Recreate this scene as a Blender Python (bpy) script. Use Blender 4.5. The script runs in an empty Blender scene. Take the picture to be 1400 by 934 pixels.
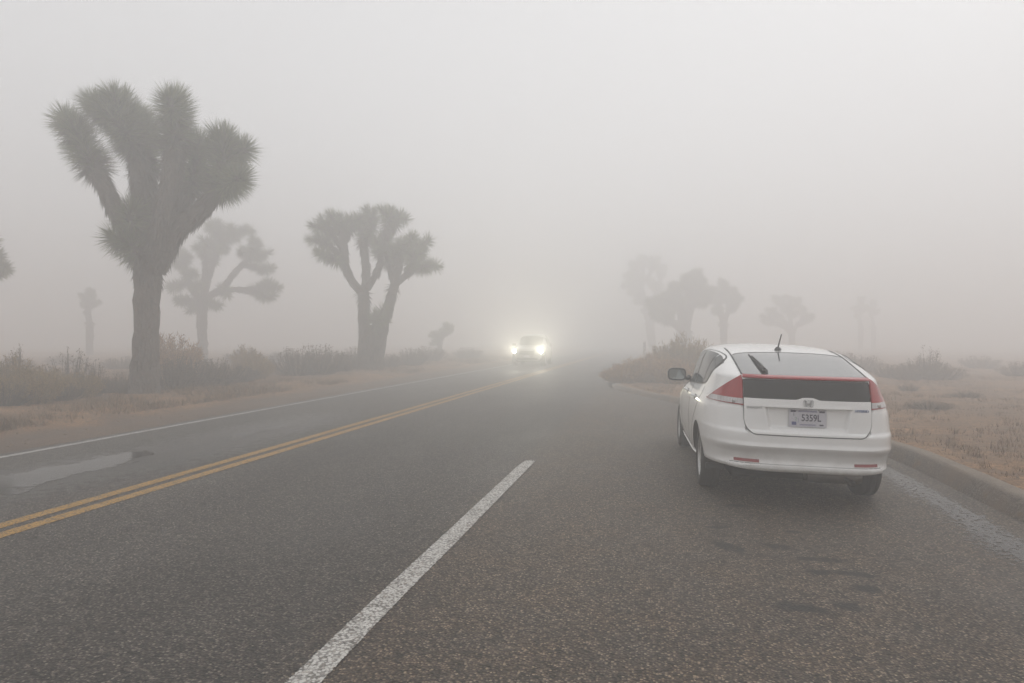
import bpy, bmesh, math, random
import numpy as np
from mathutils import Vector, Matrix, noise as mnoise

random.seed(7)
rng = np.random.default_rng(7)
SC = bpy.context.scene
COL = SC.collection
R = math.radians

# ------------------------------------------------------------------ camera
CAM_H = 1.46                 # lens height above the asphalt
FPX = 933.0                  # focal length in photo pixels (24 mm on a 36 mm sensor, 1400 px wide)
YAW = R(11.8)                # camera turned left of the road direction (+Y)
HORIZ = 463.0
cam_data = bpy.data.cameras.new('camera')
cam_data.sensor_width = 36.0
cam_data.lens = 24.0
cam_data.clip_start = 0.05
cam_data.clip_end = 3000
cam = bpy.data.objects.new('camera', cam_data)
COL.objects.link(cam)
cam.location = (0, 0, CAM_H)
cam.rotation_euler = (R(90) - math.atan((467 - HORIZ) / FPX), 0, YAW)
SC.camera = cam

# ------------------------------------------------------------------ light
SUN_EL, SUN_AZ = R(52), R(35)
world = bpy.data.worlds.new('World')
SC.world = world
world.use_nodes = True
wn, wl = world.node_tree.nodes, world.node_tree.links
wn.clear()
sky = wn.new('ShaderNodeTexSky')
sky.sky_type = 'NISHITA'
sky.sun_disc = False
sky.sun_elevation = SUN_EL
sky.sun_rotation = SUN_AZ
sky.dust_density = 6.0
hsv = wn.new('ShaderNodeHueSaturation')
hsv.inputs['Saturation'].default_value = 0.10
wl.new(sky.outputs['Color'], hsv.inputs['Color'])
mixw = wn.new('ShaderNodeMix')
mixw.data_type = 'RGBA'
mixw.inputs['Factor'].default_value = 0.86
mixw.inputs['B'].default_value = (7.0, 7.0, 7.1, 1)      # even overcast layer
wl.new(hsv.outputs['Color'], mixw.inputs['A'])
bg = wn.new('ShaderNodeBackground')
bg.inputs['Strength'].default_value = 0.125
wo = wn.new('ShaderNodeOutputWorld')
wl.new(mixw.outputs['Result'], bg.inputs['Color'])
wl.new(bg.outputs[0], wo.inputs['Surface'])

sun_data = bpy.data.lights.new('sun', 'SUN')
sun_data.energy = 0.6
sun_data.angle = R(40)
sun_data.color = (1.0, 0.98, 0.96)
sun = bpy.data.objects.new('sun', sun_data)
COL.objects.link(sun)
sun.location = (10, 10, 30)
sun.rotation_euler = (R(90) - SUN_EL, 0, R(180) - SUN_AZ)

SC.view_settings.view_transform = 'Standard'
SC.view_settings.look = 'None'
SC.view_settings.gamma = 1.0
SC.view_settings.exposure = 0.0
SC.view_settings.use_curve_mapping = False
SC.render.engine = 'CYCLES'
SC.cycles.volume_bounces = 6
SC.cycles.max_bounces = 10
SC.cycles.use_denoising = True

# ------------------------------------------------------------------ helpers
CY, SY = math.cos(YAW), math.sin(YAW)
def cam2world(xc, yc):
    return xc * CY - yc * SY, xc * SY + yc * CY
def at_depth(px, py, d):
    """photo pixel seen at forward distance d -> world point"""
    x, y = cam2world((px - 700) * d / FPX, d)
    return Vector((x, y, CAM_H - (py - HORIZ) * d / FPX))
def on_ground(px, py):
    """photo pixel of a point lying on the flat road -> world x, y"""
    d = FPX * CAM_H / (py - HORIZ)
    return cam2world((px - 700) * d / FPX, d)

def prop(o, label=None, cat=None, group=None, kind=None):
    if label: o['label'] = label
    if cat: o['category'] = cat
    if group: o['group'] = group
    if kind: o['kind'] = kind
    return o
def empty(name, loc=(0, 0, 0), rz=0.0):
    o = bpy.data.objects.new(name, None)
    o.empty_display_size = 0.2
    COL.objects.link(o)
    o.location = loc
    o.rotation_euler = (0, 0, rz)
    return o
def link_mesh(name, me, mat=None, parent=None):
    o = bpy.data.objects.new(name, me)
    COL.objects.link(o)
    if mat is not None:
        for m in (mat if isinstance(mat, (list, tuple)) else [mat]):
            me.materials.append(m)
    if parent is not None:
        o.parent = parent
    return o
def pymesh(name, verts, faces, mat=None, parent=None, smooth=False, sharp=None):
    me = bpy.data.meshes.new(name)
    me.from_pydata([tuple(v) for v in verts], [], faces)
    me.update()
    if smooth:
        me.polygons.foreach_set('use_smooth', [True] * len(me.polygons))
        if sharp is not None:
            me.set_sharp_from_angle(angle=R(sharp))
    return link_mesh(name, me, mat, parent)
def np_mesh(name, verts, faces, mat=None, parent=None):
    """numpy verts (n,3) and faces (m,k)"""
    me = bpy.data.meshes.new(name)
    n, m, k = len(verts), len(faces), faces.shape[1]
    me.vertices.add(n)
    me.vertices.foreach_set('co', np.asarray(verts, dtype=np.float32).ravel())
    me.loops.add(m * k)
    me.loops.foreach_set('vertex_index', np.asarray(faces, dtype=np.int32).ravel())
    me.polygons.add(m)
    me.polygons.foreach_set('loop_start', np.arange(0, m * k, k, dtype=np.int32))
    me.update(calc_edges=True)
    me.validate()
    return link_mesh(name, me, mat, parent)
def smooth_obj(o, sharp=35):
    me = o.data
    me.polygons.foreach_set('use_smooth', [True] * len(me.polygons))
    me.set_sharp_from_angle(angle=R(sharp))
    return o
def sstep(a, b, x):
    t = min(1.0, max(0.0, (x - a) / (b - a)))
    return t * t * (3 - 2 * t)
def nz(x, y, z=0.0):
    return mnoise.noise(Vector((x, y, z)))
# ------------------------------------------------------------------ materials
class NT:
    """small wrapper round a node tree"""
    def __init__(self, name):
        self.m = bpy.data.materials.new(name)
        self.m.use_nodes = True
        self.n, self.l = self.m.node_tree.nodes, self.m.node_tree.links
        self.n.clear()
        self.out = self.n.new('ShaderNodeOutputMaterial')
        self.b = self.n.new('ShaderNodeBsdfPrincipled')
        self.l.new(self.b.outputs[0], self.out.inputs['Surface'])
    def node(self, t, **kw):
        nd = self.n.new(t)
        for k, v in kw.items():
            setattr(nd, k, v)
        return nd
    def set(self, sock, v):
        if isinstance(v, bpy.types.NodeSocket): self.l.new(v, sock)
        elif isinstance(v, (tuple, list)) and len(v) == 3 and sock.type == 'RGBA': sock.default_value = (*v, 1)
        else: sock.default_value = v
    def pos(self):
        return self.node('ShaderNodeNewGeometry').outputs['Position']
    def obj(self):
        return self.node('ShaderNodeTexCoord').outputs['Object']
    def noise(self, vec, scale, detail=4, rough=0.6):
        nd = self.node('ShaderNodeTexNoise')
        self.set(nd.inputs['Vector'], vec)
        nd.inputs['Scale'].default_value = scale
        nd.inputs['Detail'].default_value = detail
        nd.inputs['Roughness'].default_value = rough
        return nd.outputs['Fac']
    def voro(self, vec, scale, out='Color', feature='F1', rnd=1.0):
        nd = self.node('ShaderNodeTexVoronoi', feature=feature)
        self.set(nd.inputs['Vector'], vec)
        nd.inputs['Scale'].default_value = scale
        nd.inputs['Randomness'].default_value = rnd
        return nd.outputs[out]
    def math(self, op, a, b=0.0, c=None, clamp=False):
        nd = self.node('ShaderNodeMath', operation=op, use_clamp=clamp)
        self.set(nd.inputs[0], a); self.set(nd.inputs[1], b)
        if c is not None: self.set(nd.inputs[2], c)
        return nd.outputs[0]
    def vmath(self, op, a, b):
        nd = self.node('ShaderNodeVectorMath', operation=op)
        self.set(nd.inputs[0], a); self.set(nd.inputs[1], b)
        return nd.outputs[0]
    def ramp(self, fac, stops):
        nd = self.node('ShaderNodeValToRGB')
        self.set(nd.inputs[0], fac)
        e = nd.color_ramp.elements
        while len(e) < len(stops): e.new(0.5)
        for i, (p, c) in enumerate(stops):
            e[i].position = p
            e[i].color = (*c, 1) if isinstance(c, (tuple, list)) else (c, c, c, 1)
        return nd.outputs[0]
    def mrange(self, v, a, b, c=0.0, d=1.0, smooth=True):
        nd = self.node('ShaderNodeMapRange', interpolation_type='SMOOTHSTEP' if smooth else 'LINEAR')
        self.set(nd.inputs['Value'], v)
        for k, x in (('From Min', a), ('From Max', b), ('To Min', c), ('To Max', d)): nd.inputs[k].default_value = x
        return nd.outputs[0]
    def mix(self, f, a, b, mode='MIX'):
        nd = self.node('ShaderNodeMix', data_type='RGBA', blend_type=mode)
        self.set(nd.inputs['Factor'], f); self.set(nd.inputs['A'], a); self.set(nd.inputs['B'], b)
        return nd.outputs['Result']
    def xyz(self, v):
        nd = self.node('ShaderNodeSeparateXYZ'); self.set(nd.inputs[0], v)
        return nd.outputs
    def scale(self, v, s):
        nd = self.node('ShaderNodeMapping'); self.set(nd.inputs['Vector'], v)
        nd.inputs['Scale'].default_value = s
        return nd.outputs[0]
    def bump(self, h, strength=0.5, dist=0.01):
        nd = self.node('ShaderNodeBump')
        nd.inputs['Strength'].default_value = strength
        nd.inputs['Distance'].default_value = dist
        self.set(nd.inputs['Height'], h)
        self.l.new(nd.outputs[0], self.b.inputs['Normal'])
    def fin(self, color=None, rough=None, **kw):
        if color is not None: self.set(self.b.inputs['Base Color'], color)
        if rough is not None: self.set(self.b.inputs['Roughness'], rough)
        for k, v in kw.items(): self.set(self.b.inputs[k.replace('_', ' ')], v)
        return self.m
M = {}
def simple(name, color, rough=0.5, var=0.12, scale=30.0, bump=0.0, **kw):
    """a colour with fine mottling and wear"""
    t = NT(name)
    f = t.noise(t.obj(), scale, 5)
    col = t.mix(f, tuple(c * (1 - var) for c in color), tuple(min(1, c * (1 + var)) for c in color))
    rr = t.mrange(t.noise(t.obj(), scale * 0.6, 3), 0.3, 0.7, max(0.0, rough - 0.05), min(1, rough + 0.08))
    if bump: t.bump(t.noise(t.obj(), scale * 3, 3), bump, 0.004)
    M[name] = t.fin(col, rr, **kw)
    return M[name]

# asphalt: chip seal with brown, grey and pale stones in dark binder
def asphalt_color(t):
    p = t.pos()
    s = t.xyz(t.voro(p, 76, 'Color'))
    stone = t.ramp(s[0], [(0.0, (.014, .012, .011)), (.22, (.048, .042, .036)), (.55, (.112, .097, .080)), (.82, (.195, .166, .132)), (1.0, (.40, .35, .285))])
    gap = t.mrange(t.voro(p, 76, 'Distance'), .35, .70, 0, .9)
    c = t.mix(gap, stone, (.014, .013, .012))
    c = t.mix(t.mrange(t.noise(p, 17, 4, .7), .40, .66, 0, .34), c, (.135, .117, .096))
    c = t.mix(t.mrange(t.noise(p, 11, 4, .7), .50, .74, 0, .4), c, (.030, .027, .025))
    big = t.noise(t.scale(p, (1, .35, 1)), .55, 5, .62)
    c = t.mix(t.mrange(big, .3, .72, 0, 1), c, t.mix(1.0, c, (.72, .71, .71), 'MULTIPLY'))
    x = t.xyz(p)
    # the pull-out beside the edge line is paler and browner with tracked-in sand
    side = t.mrange(t.math('ADD', x[0], t.math('MULTIPLY', t.noise(p, 1.7, 3), .5)), -1.5, -1.05)
    sand = t.math('MULTIPLY', side, t.mrange(t.noise(p, 2.6, 5), .25, .75, .25, .85))
    c = t.mix(sand, c, t.mix(1.0, c, (1.45, 1.22, 1.00), 'MULTIPLY'))
    # wheel paths are a little darker
    for xc in (-2.4, -4.0, -5.6, -7.1):
        d = t.math('ABSOLUTE', t.math('SUBTRACT', x[0], xc))
        m = t.math('MULTIPLY', t.mrange(d, .15, .55, .30, 0), t.mrange(t.noise(t.scale(p, (1, .2, 1)), 1.3, 3), .35, .7, .2, 1))
        c = t.mix(m, c, t.mix(1.0, c, (.66, .66, .67), 'MULTIPLY'))
    return c, p
def spot_mask(t, p, spots, soft=.5):
    """union of soft irregular ellipses (x, y, rx, ry, angle)"""
    wob = t.noise(p, 7.5, 6, .72)
    acc = None
    for (sx, sy, rx, ry, an) in spots:
        mp = t.node('ShaderNodeMapping', vector_type='TEXTURE')
        t.set(mp.inputs['Vector'], p)
        mp.inputs['Location'].default_value = (sx, sy, 0)
        mp.inputs['Rotation'].default_value = (0, 0, an)
        mp.inputs['Scale'].default_value = (rx, ry, 1000)
        ln = t.node('ShaderNodeVectorMath', operation='LENGTH'); t.set(ln.inputs[0], mp.outputs[0])
        d = t.math('ADD', ln.outputs['Value'], t.math('MULTIPLY', t.math('SUBTRACT', wob, .5), 2.4))
        m = t.mrange(d, 1.0 - soft, 1.0 + soft * .5, 1, 0)
        acc = m if acc is None else t.math('MAXIMUM', acc, m)
    return acc
def mk_asphalt():
    t = NT('asphalt')
    c, p = asphalt_color(t)
    stains = []
    for (px, py, rx, ry, an) in [(983, 720, .12, .05, .1), (1000, 748, .08, .20, .5), (1062, 745, .14, .06, -.4), (1085, 724, .08, .045, 0),
                                 (1130, 762, .22, .05, -.1), (1165, 780, .16, .045, -.3), (1118, 779, .09, .05, 0), (1092, 829, .17, .065, -.2),
                                 (1160, 826, .08, .07, -.7), (1180, 800, .10, .07, 0), (1005, 690, .10, .06, 0)]:
        gx, gy = on_ground(px, py)
        stains.append((gx, gy, rx, ry, an + YAW))
    sm = t.math('MULTIPLY', spot_mask(t, p, stains, .55), t.mrange(t.noise(p, 13, 5, .7), .30, .48, .45, 1))
    c = t.mix(t.math('MULTIPLY', sm, .88), c, (.013, .014, .015))
    # damp film round the standing water in the far lane and along the gutter
    g1, g2, g3 = on_ground(90, 645), on_ground(220, 622), on_ground(340, 592)
    wet = spot_mask(t, p, [(g1[0], g1[1], .9, 2.2, 0), (g2[0], g2[1], .9, 2.6, 0), (g3[0], g3[1], .9, 3.2, 0)], .5)
    c = t.mix(t.math('MULTIPLY', wet, .35), c, (.035, .034, .034))
    damp = t.mrange(t.noise(t.scale(p, (1, .4, 1)), .9, 4), .42, .75, 0, .13)
    rr = t.math('SUBTRACT', t.math('SUBTRACT', .74, damp), t.math('MULTIPLY', wet, .30))
    t.bump(t.math('ADD', t.voro(p, 76, 'Distance'), t.math('MULTIPLY', t.noise(p, 20, 3), 1.2)), .85, .010)
    M['asphalt'] = t.fin(c, rr)
mk_asphalt()

def mk_paint(name, col, worn, edge):
    """road paint worn off the high stones; the sheet is cut ragged by its own alpha"""
    t = NT(name)
    p = t.pos()
    c, _ = asphalt_color(t)
    v = t.xyz(t.voro(p, 76, 'Color'))
    pores = t.mrange(t.voro(p, 58, 'Distance'), .42, .66, 0, 1)
    n1 = t.noise(p, 9, 5, .65)
    wear = t.math('ADD', t.math('MULTIPLY', pores, .75), t.mrange(t.math('ADD', t.math('MULTIPLY', v[1], .35), n1), worn - .12, worn + .16, 0, 1), clamp=True)
    tint = t.mix(t.noise(p, 14, 4), tuple(x * .78 for x in col), tuple(min(1, x * 1.1) for x in col))
    cc = t.mix(t.math('MULTIPLY', wear, .85), tint, c)
    # ragged rim
    uv = t.node('ShaderNodeAttribute', attribute_name='rim')
    a = t.math('GREATER_THAN', t.math('ADD', uv.outputs['Fac'], t.math('MULTIPLY', t.math('SUBTRACT', t.noise(p, 55, 3), .5), edge)), 0.28)
    t.bump(t.math('ADD', t.voro(p, 76, 'Distance'), 0.0), .4, .005)
    M[name] = t.fin(cc, .7, Alpha=a)
mk_paint('white_paint', (.60, .585, .55), .80, .8)
mk_paint('edge_paint', (.56, .55, .53), .76, .8)
mk_paint('yellow_paint', (.46, .25, .045), .84, .7)

def mk_ground():
    t = NT('desert_sand')
    p = t.pos()
    c = t.ramp(t.noise(p, .8, 6, .65), [(.25, (.170, .088, .038)), (.5, (.270, .145, .062)), (.75, (.350, .200, .094))])
    grain = t.ramp(t.xyz(t.voro(p, 34, 'Color'))[0], [(0, .45), (.6, 1.0), (1, 1.5)])
    c = t.mix(.8, c, t.mix(1.0, c, grain, 'MULTIPLY'))
    streak = t.noise(t.scale(p, (.5, 1.6, 1)), 1.6, 6, .7)
    c = t.mix(t.mrange(streak, .44, .66, 0, .7), c, (.100, .062, .038))
    c = t.mix(t.mrange(t.noise(p, .23, 4), .42, .62, 0, .5), c, (.125, .078, .046))
    # damp brown dirt band right beside the asphalt on the far side of the road
    x = t.xyz(p)
    band = t.mrange(t.math('ADD', x[0], t.math('MULTIPLY', t.noise(p, 1.1, 4), .8)), -9.15, -8.5)
    band = t.math('MULTIPLY', band, t.mrange(x[0], -7.5, -7.0, 1, 0))
    c = t.mix(t.math('MULTIPLY', band, .8), c, (.098, .070, .052))
    h = t.math('ADD', t.noise(p, 7, 6, .7), t.math('MULTIPLY', t.voro(p, 34, 'Distance'), .3))
    t.bump(h, .8, .04)
    M['ground'] = t.fin(c, .95)
mk_ground()

def mk_curb():
    t = NT('curb_asphalt')
    p = t.pos()
    v = t.ramp(t.xyz(t.voro(p, 75, 'Color'))[0], [(0, (.065, .056, .048)), (.6, (.135, .113, .092)), (1, (.23, .195, .16))])
    c = t.mix(t.mrange(t.noise(p, 1.8, 5), .35, .75, 0, .85), v, (.175, .125, .085))
    z = t.xyz(p)[2]
    # sand blown on the crown, leaves and dirt drifted at the foot
    c = t.mix(t.math('MULTIPLY', t.mrange(z, .075, .105), t.mrange(t.noise(p, 3, 4), .3, .6, .3, .85)), c, (.23, .185, .145))
    foot = t.math('MULTIPLY', t.mrange(z, .05, .0), t.mrange(t.noise(p, 2.3, 5, .7), .5, .62, 0, .8))
    c = t.mix(foot, c, (.20, .125, .06))
    t.bump(t.math('ADD', t.noise(p, 22, 4), t.voro(p, 75, 'Distance')), .6, .012)
    M['curb'] = t.fin(c, .9)
mk_curb()
def mk_water(name, cover, rim_noise, freq):
    t = NT(name)
    p = t.pos()
    att = t.node('ShaderNodeAttribute', attribute_name='rim')
    n = t.noise(p, freq, 5, .65)
    m = t.math('ADD', t.math('MULTIPLY', att.outputs['Fac'], 1.0), t.math('MULTIPLY', t.math('SUBTRACT', n, .5), rim_noise))
    a = t.mrange(m, cover - .12, cover + .16, 0, .74)
    nd = t.node('ShaderNodeBump'); nd.inputs['Strength'].default_value = .06; nd.inputs['Distance'].default_value = .01
    t.set(nd.inputs['Height'], t.noise(p, 14, 2)); t.l.new(nd.outputs[0], t.b.inputs['Normal'])
    M[name] = t.fin((.045, .043, .040), .06, Alpha=a, IOR=1.333)
mk_water('puddle_water', .36, 2.3, 2.6)
mk_water('gutter_water', .56, 3.4, 20)

# plants: every leaf takes a tone of its own from its mesh island
def leafmat(name, stops, rough=.7, trans=0.0):
    t = NT(name)
    g = t.node('ShaderNodeNewGeometry')
    c = t.ramp(g.outputs['Random Per Island'], stops)
    c = t.mix(t.mrange(t.noise(g.outputs['Position'], 2.2, 3), .3, .7, 0, .5), c, t.mix(1.0, c, (.72, .70, .68), 'MULTIPLY'))
    M[name] = t.fin(c, rough)
leafmat('yucca_green', [(0, (.080, .100, .038)), (.5, (.158, .184, .074)), (1, (.260, .280, .125))])
leafmat('yucca_dead', [(0, (.090, .074, .060)), (.5, (.140, .118, .096)), (1, (.205, .176, .142))], .9)
leafmat('scrub_grey', [(0, (.090, .066, .044)), (.5, (.150, .112, .074)), (1, (.240, .182, .122))], .9)
leafmat('scrub_olive', [(0, (.160, .108, .040)), (.5, (.285, .195, .076)), (1, (.410, .290, .125))], .9)
leafmat('scrub_rust', [(0, (.200, .105, .040)), (.5, (.370, .215, .085)), (1, (.500, .315, .140))], .9)
leafmat('dry_grass', [(0, (.080, .046, .024)), (.5, (.160, .098, .048)), (1, (.280, .185, .092))], .95)
leafmat('twig', [(0, (.035, .028, .022)), (1, (.085, .068, .052))], .95)
def mk_bark():
    t = NT('yucca_bark')
    o = t.obj()
    c = t.ramp(t.voro(t.scale(o, (16, 16, 7)), 1.0, 'Distance'), [(0, (.185, .150, .125)), (.55, (.120, .098, .082)), (1, (.050, .041, .036))])
    c = t.mix(t.mrange(t.noise(o, 2.0, 4), .3, .7, 0, .6), c, (.170, .136, .112))
    t.bump(t.math('ADD', t.voro(t.scale(o, (16, 16, 7)), 1.0, 'Distance'), t.noise(o, 30, 4)), 1.0, .05)
    M['bark'] = t.fin(c, .95)
mk_bark()

# car
def mk_carpaint(name, col, dirt):
    t = NT(name)
    o = t.obj()
    z = t.xyz(o)[2]
    d = t.math('MULTIPLY', t.mrange(z, .75, .25, .06, 1.0), t.mrange(t.noise(o, 5, 6, .7), .35, .75, .15, 1))
    c = t.mix(t.math('MULTIPLY', d, dirt), col, (.26, .22, .18))
    t.set(t.b.inputs['Coat Weight'], 1.0)
    t.set(t.b.inputs['Coat Roughness'], t.mrange(t.noise(o, 9, 4), .3, .7, .03, .10))
    M[name] = t.fin(c, t.mrange(d, 0, 1, .32, .6), Metallic=.0)
mk_carpaint('white_paintwork', (.84, .84, .825), .40)
mk_carpaint('grey_paintwork', (.34, .34, .335), .3)
simple('car_glass', (.070, .075, .074), .06, .15, 3, Specular_IOR_Level=.08)
simple('rear_glass', (.050, .056, .057), .05, .2, 2.2, Specular_IOR_Level=.9, Coat_Weight=.8, Coat_Roughness=.02)
simple('dark_panel', (.020, .020, .019), .12, .15, 4, Specular_IOR_Level=.35)
simple('black_plastic', (.022, .022, .022), .5, .2, 40)
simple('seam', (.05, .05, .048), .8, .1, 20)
simple('under_black', (.014, .013, .012), .9, .3, 12)
simple('rubber', (.020, .019, .018), .85, .3, 25, bump=.3)
simple('alloy', (.46, .46, .45), .35, .15, 18, Metallic=.8)
simple('chrome', (.62, .62, .62), .18, .08, 20, Metallic=.9)
simple('badge_blue', (.10, .14, .32), .25, .1, 20, Metallic=.5)
simple('badge_grey', (.33, .33, .33), .3, .1, 20, Metallic=.6)
simple('red_lens', (.34, .012, .014), .14, .2, 22, Coat_Weight=.25)
simple('red_trim', (.30, .012, .014), .2, .12, 15, Coat_Weight=.2)
simple('red_reflector', (.26, .012, .010), .2, .1, 60, Coat_Weight=.5)
simple('mirror_glass', (.34, .37, .37), .05, .03, 5, Metallic=1.0)
simple('plate_face', (.55, .54, .58), .45, .08, 25)
simple('plate_print', (.05, .045, .08), .5, .1, 40)
simple('plate_blue', (.09, .10, .24), .5, .1, 40)
simple('plate_green', (.22, .33, .26), .5, .1, 40)
simple('plate_band', (.26, .25, .36), .5, .25, 60)
simple('exhaust_steel', (.20, .18, .16), .45, .3, 15, Metallic=.7)
simple('worn_white', (.22, .20, .18), .9, .5, 9)
simple('post_white', (.72, .72, .70), .6, .15, 12)
simple('post_reflector', (.75, .75, .78), .2, .05, 12)
def mk_clear_lens():
    t = NT('clear_lens')
    o = t.obj()
    w = t.node('ShaderNodeTexWave', wave_type='BANDS', bands_direction='X'); t.set(w.inputs['Vector'], o); w.inputs['Scale'].default_value = 30; w.inputs['Distortion'].default_value = 1.5
    c = t.mix(w.outputs['Fac'], (.36, .33, .33), (.68, .66, .66))
    M['clear_lens'] = t.fin(c, .15, Coat_Weight=.8)
mk_clear_lens()
def mk_lamp():
    t = NT('lit_headlamp')
    t.set(t.b.inputs['Emission Color'], (1.0, .97, .84)); t.set(t.b.inputs['Emission Strength'], 160.0)
    M['lit_headlamp'] = t.fin((.8, .8, .8), .2)
mk_lamp()
# ------------------------------------------------------------------ the setting
ROAD_L = -8.12
def road_left(y):
    return ROAD_L + .05 * nz(y * .9, 3.1) + .04 * nz(y * 3.1, 7.7)
def curb_x(y):
    """foot of the kerb: along the pull-out, then swinging in to the edge of the travel lane"""
    return 2.98 - 4.31 * sstep(8.6, 21.8, y)
def road_z(x):
    """the pull-out falls gently towards its gutter"""
    return -.024 * max(0.0, x - .3)
def ground_z(x, y):
    xl, xr = ROAD_L, curb_x(y)
    und = .10 * nz(x * .09, y * .09) + .05 * nz(x * .45 + 9, y * .45) + .022 * nz(x * 1.9, y * 1.9, 4.0)
    if x < xl:
        d = xl - x
        return -.10 + .115 * sstep(-.25, .35, d) + .16 * sstep(.5, 3.2, d) + und * sstep(.2, 4, d) + .02 * nz(x * 2.5, y * 1.1, 2.0)
    if x > xr:
        d = x - xr
        k = sstep(23.5, 20.5, y)              # beyond the island's nose the verge is lower
        return -.09 + (.162 * k + .10 * (1 - k)) * sstep(.08, .34, d) + und * sstep(.4, 5, d)
    return -.10
def build_ground():
    def axis(lo, hi, c, fine, n):
        t = np.linspace(-1, 1, n)
        k = 5.2
        s = np.sinh(k * t) / np.sinh(k)
        v = np.where(s < 0, c + s * (c - lo), c + s * (hi - c))
        return v
    xs = np.unique(np.concatenate([np.linspace(-210, -16, 60), np.arange(-16, -7.4, .14), np.linspace(-7.2, -1.8, 8), np.arange(-1.7, 8, .14), np.geomspace(8, 210, 70)]))
    ys = np.unique(np.concatenate([np.linspace(-40, 0, 24), np.arange(0, 30, .22), np.geomspace(30, 240, 70)]))
    V = np.array([(x, y, ground_z(x, y)) for y in ys for x in xs])
    nx, ny = len(xs), len(ys)
    i = np.arange(nx * ny).reshape(ny, nx)
    F = np.stack([i[:-1, :-1], i[:-1, 1:], i[1:, 1:], i[1:, :-1]], -1).reshape(-1, 4)
    o = np_mesh('ground', V, F, M['ground'])
    o.data.polygons.foreach_set('use_smooth', [True] * len(o.data.polygons))
    prop(o, kind='structure')
build_ground()

def build_road():
    ys = np.concatenate([np.linspace(-38, -2, 20), np.arange(-1.5, 40, .3), np.linspace(41, 235, 60)])
    cols = 7
    V, F = [], []
    for y in ys:
        a, b = road_left(y), curb_x(y) + .10
        if y > 22: b += .04 * nz(y * .9, 1.3)
        for c in range(cols):
            x = (a, a * .6 + .12, -1.2, .3 if b > .5 else b - .2, b - .15 if b > .5 else b - .1, b - .05, b)[c]
            V.append((x, y, road_z(x)))
    for r in range(len(ys) - 1):
        for c in range(cols - 1):
            i = r * cols + c
            F.append((i, i + 1, i + cols + 1, i + cols))
    prop(pymesh('road', V, F, M['asphalt']), kind='structure')
build_road()

def stripe(name, x, w, y0, y1, mat, taper=None, z=.004):
    """a painted line: three columns so that its rim can wear ragged"""
    V, F, rim = [], [], []
    n = max(6, int((y1 - y0) / .5))
    for k in range(n + 1):
        y = y0 + (y1 - y0) * k / n
        wob = .012 * nz(y * .5, x)
        e = 1.0 if (taper is None or k < n) else 0.0
        for d, r in ((-.5, 0.0), (-.28, 1.0), (.28, 1.0), (.5, 0.0)):
            V.append((x + wob + d * w, y, z)); rim.append(r * e)
    for k in range(n):
        for c in range(3):
            i = k * 4 + c
            F.append((i, i + 1, i + 5, i + 4))
    o = pymesh(name, V, F, mat)
    at = o.data.attributes.new('rim', 'FLOAT', 'POINT')
    at.data.foreach_set('value', rim)
    prop(o, kind='structure')
    return o
stripe('center_line', -4.985, .155, -30, 230, M['yellow_paint'])
stripe('center_line', -4.745, .155, -30, 230, M['yellow_paint'])
stripe('edge_line', -7.86, .125, -30, 230, M['edge_paint'])
stripe('edge_line', -1.46, .165, -12, 8.15, M['white_paint'], taper=1)
stripe('edge_line', -1.56, .14, 23.0, 230, M['edge_paint'])

def build_curb():
    prof = [(-.03, -.02), (.01, .012), (.05, .050), (.09, .084), (.12, .100), (.16, .108), (.22, .108), (.27, .100), (.31, .07), (.35, .0)]
    ys = np.concatenate([np.arange(-14, 8, .4), np.arange(8, 21.9, .25)])
    V, F = [], []
    L = []
    for y in ys:
        e = .02
        tx, ty = curb_x(y + e) - curb_x(y - e), 2 * e
        l = math.hypot(tx, ty); tx, ty = tx / l, ty / l
        k = 1.0 if y < 20.6 else max(.15, 1 - ((y - 20.6) / 1.35) ** 2)
        for (d, z) in prof:
            jit = .010 * nz(y * 1.4, d * 9)
            V.append((curb_x(y) + ty * (d + jit), y - tx * (d + jit), road_z(curb_x(y)) * (1 - min(1, max(0, z) / .1)) - (.03 if z < 0 else 0) + z * (k if z > 0 else 1) + .006 * nz(y * 2.2, d * 5, 3)))
    m = len(prof)
    for r in range(len(ys) - 1):
        for c in range(m - 1):
            i = r * m + c
            F.append((i, i + m, i + m + 1, i + 1))
    n = len(V)
    F.append(tuple(range(m)))
    F.append(tuple(range(n - 1, n - 1 - m, -1)))
    o = pymesh('curb', V, F, M['curb'], smooth=True, sharp=50)
    prop(o, kind='structure')
    # the worn white paint on the nose of the kerb, a skin just proud of it
    W, G = [], []
    rows = [r for r in range(len(ys)) if ys[r] > 20.35]
    for r in rows:
        for c in range(1, m - 1):
            v = V[r * m + c]
            W.append((v[0], v[1] + .002, v[2] + .005))
    q = m - 2
    for r in range(len(rows) - 1):
        for c in range(q - 1):
            i = r * q + c
            G.append((i, i + q, i + q + 1, i + 1))
    pymesh('painted_nose', W, G, M['worn_white'], parent=o, smooth=True)
build_curb()

def pool(name, outline, mat, z=.0045, inner=.35, kind='structure'):
    """thin sheet of water: an outline with a shrunken inner ring; rim 0 outside, 1 inside"""
    n = len(outline)
    cx = sum(p[0] for p in outline) / n; cy = sum(p[1] for p in outline) / n
    V, F, rim = [], [], []
    for s, r in ((1.4, 0.0), (1.0, .42), (.65, .72), (.3, .85)):
        for (x, y) in outline:
            V.append((cx + (x - cx) * s, cy + (y - cy) * s, z)); rim.append(r)
    V.append((cx, cy, z)); rim.append(1.0)
    for k in range(3):
        for i in range(n):
            j = (i + 1) % n
            F.append((k * n + i, k * n + j, (k + 1) * n + j, (k + 1) * n + i))
    for i in range(n):
        F.append((3 * n + i, 3 * n + (i + 1) % n, 4 * n))
    o = pymesh(name, V, F, mat)
    at = o.data.attributes.new('rim', 'FLOAT', 'POINT'); at.data.foreach_set('value', rim)
    prop(o, kind=kind)
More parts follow.
